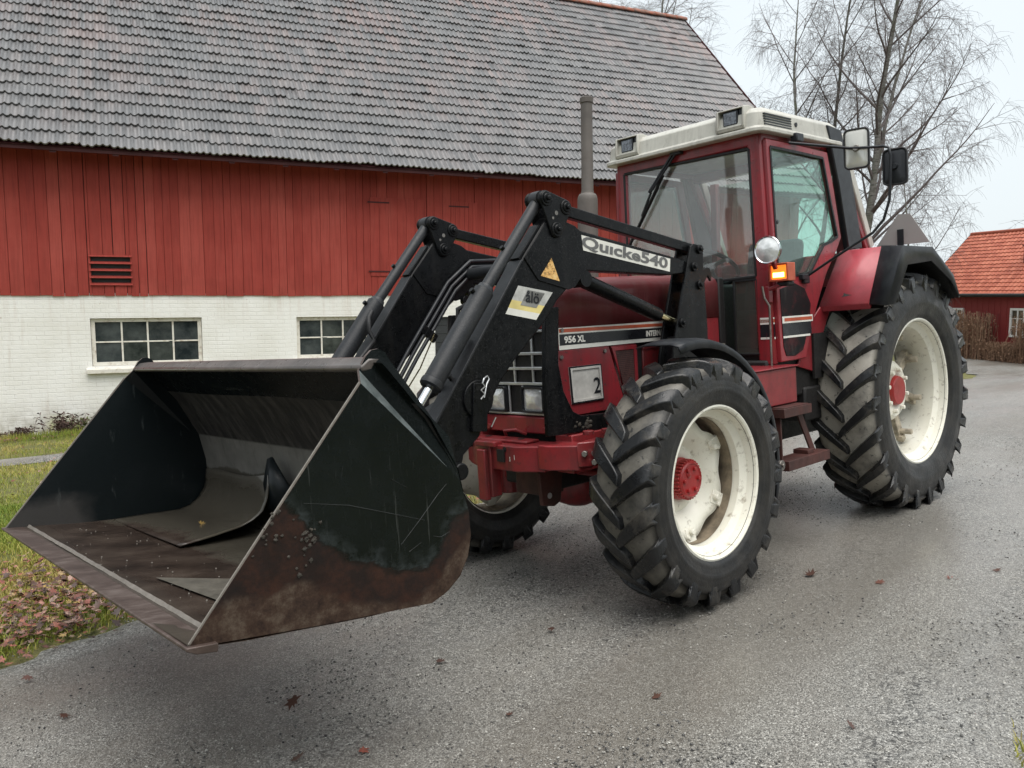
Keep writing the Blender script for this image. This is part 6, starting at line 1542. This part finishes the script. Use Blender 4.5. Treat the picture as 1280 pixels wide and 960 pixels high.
# side plates with a pressed crease
SCRATCH = simple('grey_scratch', (.018,.021,.021), .6)
t = NT('worn_lit_crease'); t.bsdf(t.mix(t.mapr(t.noise(14,6,.7),.4,.65),(.13,.15,.15),(.035,.045,.045)), .3, 0, None, .5); CREASE = t.mat  # worn metal, lightened further to carry the sky highlight on the fold
def sideplate(s):
    low = [(5.30,.676),(4.704,1.335),(4.389,1.017),(4.341,.967),(4.312,.85),(4.310,.765),(4.329,.698),(4.37,.638),(4.436,.595),(4.495,.577),(4.9,.622)]
    upp = [(4.676,1.374),(4.647,1.416),(4.625,1.434),(4.600,1.437),(4.577,1.424),(4.553,1.383),(4.425,1.188),(4.369,1.123),(4.341,.967),(4.389,1.017)]
    ins = [.050,.050,.050,.048,.046,.042,.018,.008,0,0]
    m = MB(); W = WB*s; t_ = .012*s
    V1 = [(x,W,z) for x,z in low]; V2 = [(x,W-s*i,z) for (x,z),i in zip(upp,ins)]
    nL, nU = len(V1), len(V2)
    def face(dy):
        o = len(m.v); m.v += [(x,y-dy,z) for x,y,z in V1+V2]; 
        # crease strip: low[1] -> upp[0] -> upp[-1]=low[2]
        fs = [tuple(range(nL)), tuple(range(nL,nL+nU)), (1, nL+0, nL+nU-1, 2)]
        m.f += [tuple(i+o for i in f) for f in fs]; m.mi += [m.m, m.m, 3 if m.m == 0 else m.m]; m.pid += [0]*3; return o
    a = face(0); m.m = 1; b = face(t_); m.m = 2
    rim_ = [0,1]+[nL+i for i in range(nU-1)]+[3,4,5,6,7,8,9,10]
    k = len(rim_)
    m.f += [(a+rim_[i],a+rim_[(i+1)%k],b+rim_[(i+1)%k],b+rim_[i]) for i in range(k)]; m.mi += [2]*k; m.pid += [0]*k
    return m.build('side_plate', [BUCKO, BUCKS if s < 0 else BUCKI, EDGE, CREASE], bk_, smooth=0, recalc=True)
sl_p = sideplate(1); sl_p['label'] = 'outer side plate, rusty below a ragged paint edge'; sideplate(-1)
# worn bright front edges of the side plates
for s in (1,-1):
    m = MB(); m.beam((5.300,s*(WB-.006),.678),(4.704,s*(WB-.006),1.338),.007,.006,(1,0,1)); m.build('worn_edge', WELD, bk_)
# liner torn loose: a sheet that leaves the shell and curls up at its free edge
m = MB(); NU, NV = 26, 26; vs = []
EDG = [(4.83,.628),(4.70,.638),(4.561,.656),(4.505,.678),(4.461,.709),(4.435,.76),(4.421,.812),(4.410,.865)]
SHP = [(4.83,.6205),(4.70,.616),(4.56,.609),(4.492,.607),(4.437,.620),(4.386,.655),(4.347,.709),(4.331,.80)]
def interp(P, f):
    k = f*(len(P)-1); i = min(int(k), len(P)-2); g = k-i; return P[i][0]*(1-g)+P[i+1][0]*g, P[i][1]*(1-g)+P[i+1][1]*g
for j in range(NV+1):
    g = j/NV; y = -1.115+(1.115-.2)*g; w_ = g**2.2
    for i in range(NU+1):
        f = i/NU; a = interp(SHP,f); b = interp(EDG,f); vs.append((a[0]*(1-w_)+b[0]*w_, y+.05*math.sin(f*3)*g*f, a[1]*(1-w_)+b[1]*w_+.007+.012*math.sin(g*7)*f*(1-g)))
m.add(vs, [(j*(NU+1)+i,(j+1)*(NU+1)+i,(j+1)*(NU+1)+i+1,j*(NU+1)+i+1) for j in range(NV) for i in range(NU)])
m.build('torn_liner', BUCKI, bk_, smooth=60, solid=.006, recalc=False)
m = MB(); m.add([(4.415,-.235,.83),(4.402,-.20,.945),(4.395,-.17,.955),(4.36,-.07,.80),(4.40,-.09,.70),(4.43,-.18,.72)], [(0,1,2,5),(2,3,4,5)]); m.build('torn_flap', BUCKS, bk_, solid=.008)
m = MB(); m.add([(x, y, z) for (x,y,z) in [(5.10,.30,.662),(4.74,.62,.622),(4.78,1.12,.628),(5.02,1.12,.656)]], [(0,1,2,3)]); m.build('mud_film', MUD_L, bk_, smooth=0)
m = MB()
rc = random.Random(5)
def clod(m, c, r):
    q = MB(); q.sphere((0,0,0), r, 7, 5); k = {}
    def jit(p):
        h = tuple(round(a,5) for a in p)
        if h not in k: k[h] = (rc.uniform(.55,1.5), rc.uniform(.5,1.2), rc.uniform(.55,1.5))
        return k[h]
    m.add([(c[0]+p[0]*jit(p)[0]*1.2, c[1]+p[1]*jit(p)[1]*.7, c[2]+p[2]*jit(p)[2]) for p in q.v], q.f)
for i in range(28):
    a = rc.gauss(0,1); b = rc.gauss(0,1); x = 4.93+.020*a; z = .885+.034*b-.02*a; r = rc.uniform(.005,.017)
    clod(m,(x+rc.gauss(0,.010),WB+.001,z),r*.42)
for i in range(16): 
    f = rc.random(); x = 4.99+.05*rc.gauss(0,.5)+.10*f; z = .98-.08*f+.03*rc.gauss(0,1); clod(m,(x,WB+.002,z),rc.uniform(.002,.006))
m.build('mud_clod', MUD, bk_, smooth=0)['kind'] = 'stuff'
m = MB()
for pts in ([(4.93,1.00),(4.78,.965),(4.62,.905),(4.50,.86)],[(4.60,.80),(4.52,.865),(4.44,.935),(4.40,.965)],[(4.62,1.02),(4.56,.98)],[(4.80,1.05),(4.79,1.09)],[(4.47,.80),(4.44,.79),(4.40,.80)],[(4.57,.77),(4.52,.79)]):
    m.tube([(x,WB+.0006,z) for x,z in pts], [.0006]+[.0011]*(len(pts)-2)+[.0005], 5)
m.build('paint_scratch', SCRATCH, bk_, smooth=60)['kind'] = 'stuff'
m = MB()
for i in range(60):
    y = rc.uniform(-1.0,1.0); x = rc.uniform(4.85,5.2); m.sphere((x,y,.6235+(x-4.85)*.124+.002),rc.uniform(.0012,.0035),6,4)
m.build('grit', WELD, bk_, smooth=0)['kind'] = 'stuff'
V_, F_ = leaves(np.array([4.60]), np.array([-.55]), np.array([.625]), np.array([.022]))
o = npmesh('fallen_leaf', np.array(V_)-np.array([[4.60,-.55,.6]]), F_, LEAF, attr={'rnd': np.full(len(V_), .99)})
M_ = TR.matrix_world @ Vector((4.60,-.55,.605)); o.location = M_; o.rotation_euler = TR.matrix_world.to_euler(); tag(o, 'yellow leaf lying in the mud inside the loader bucket', 'leaf')
bpy.context.view_layer.update()
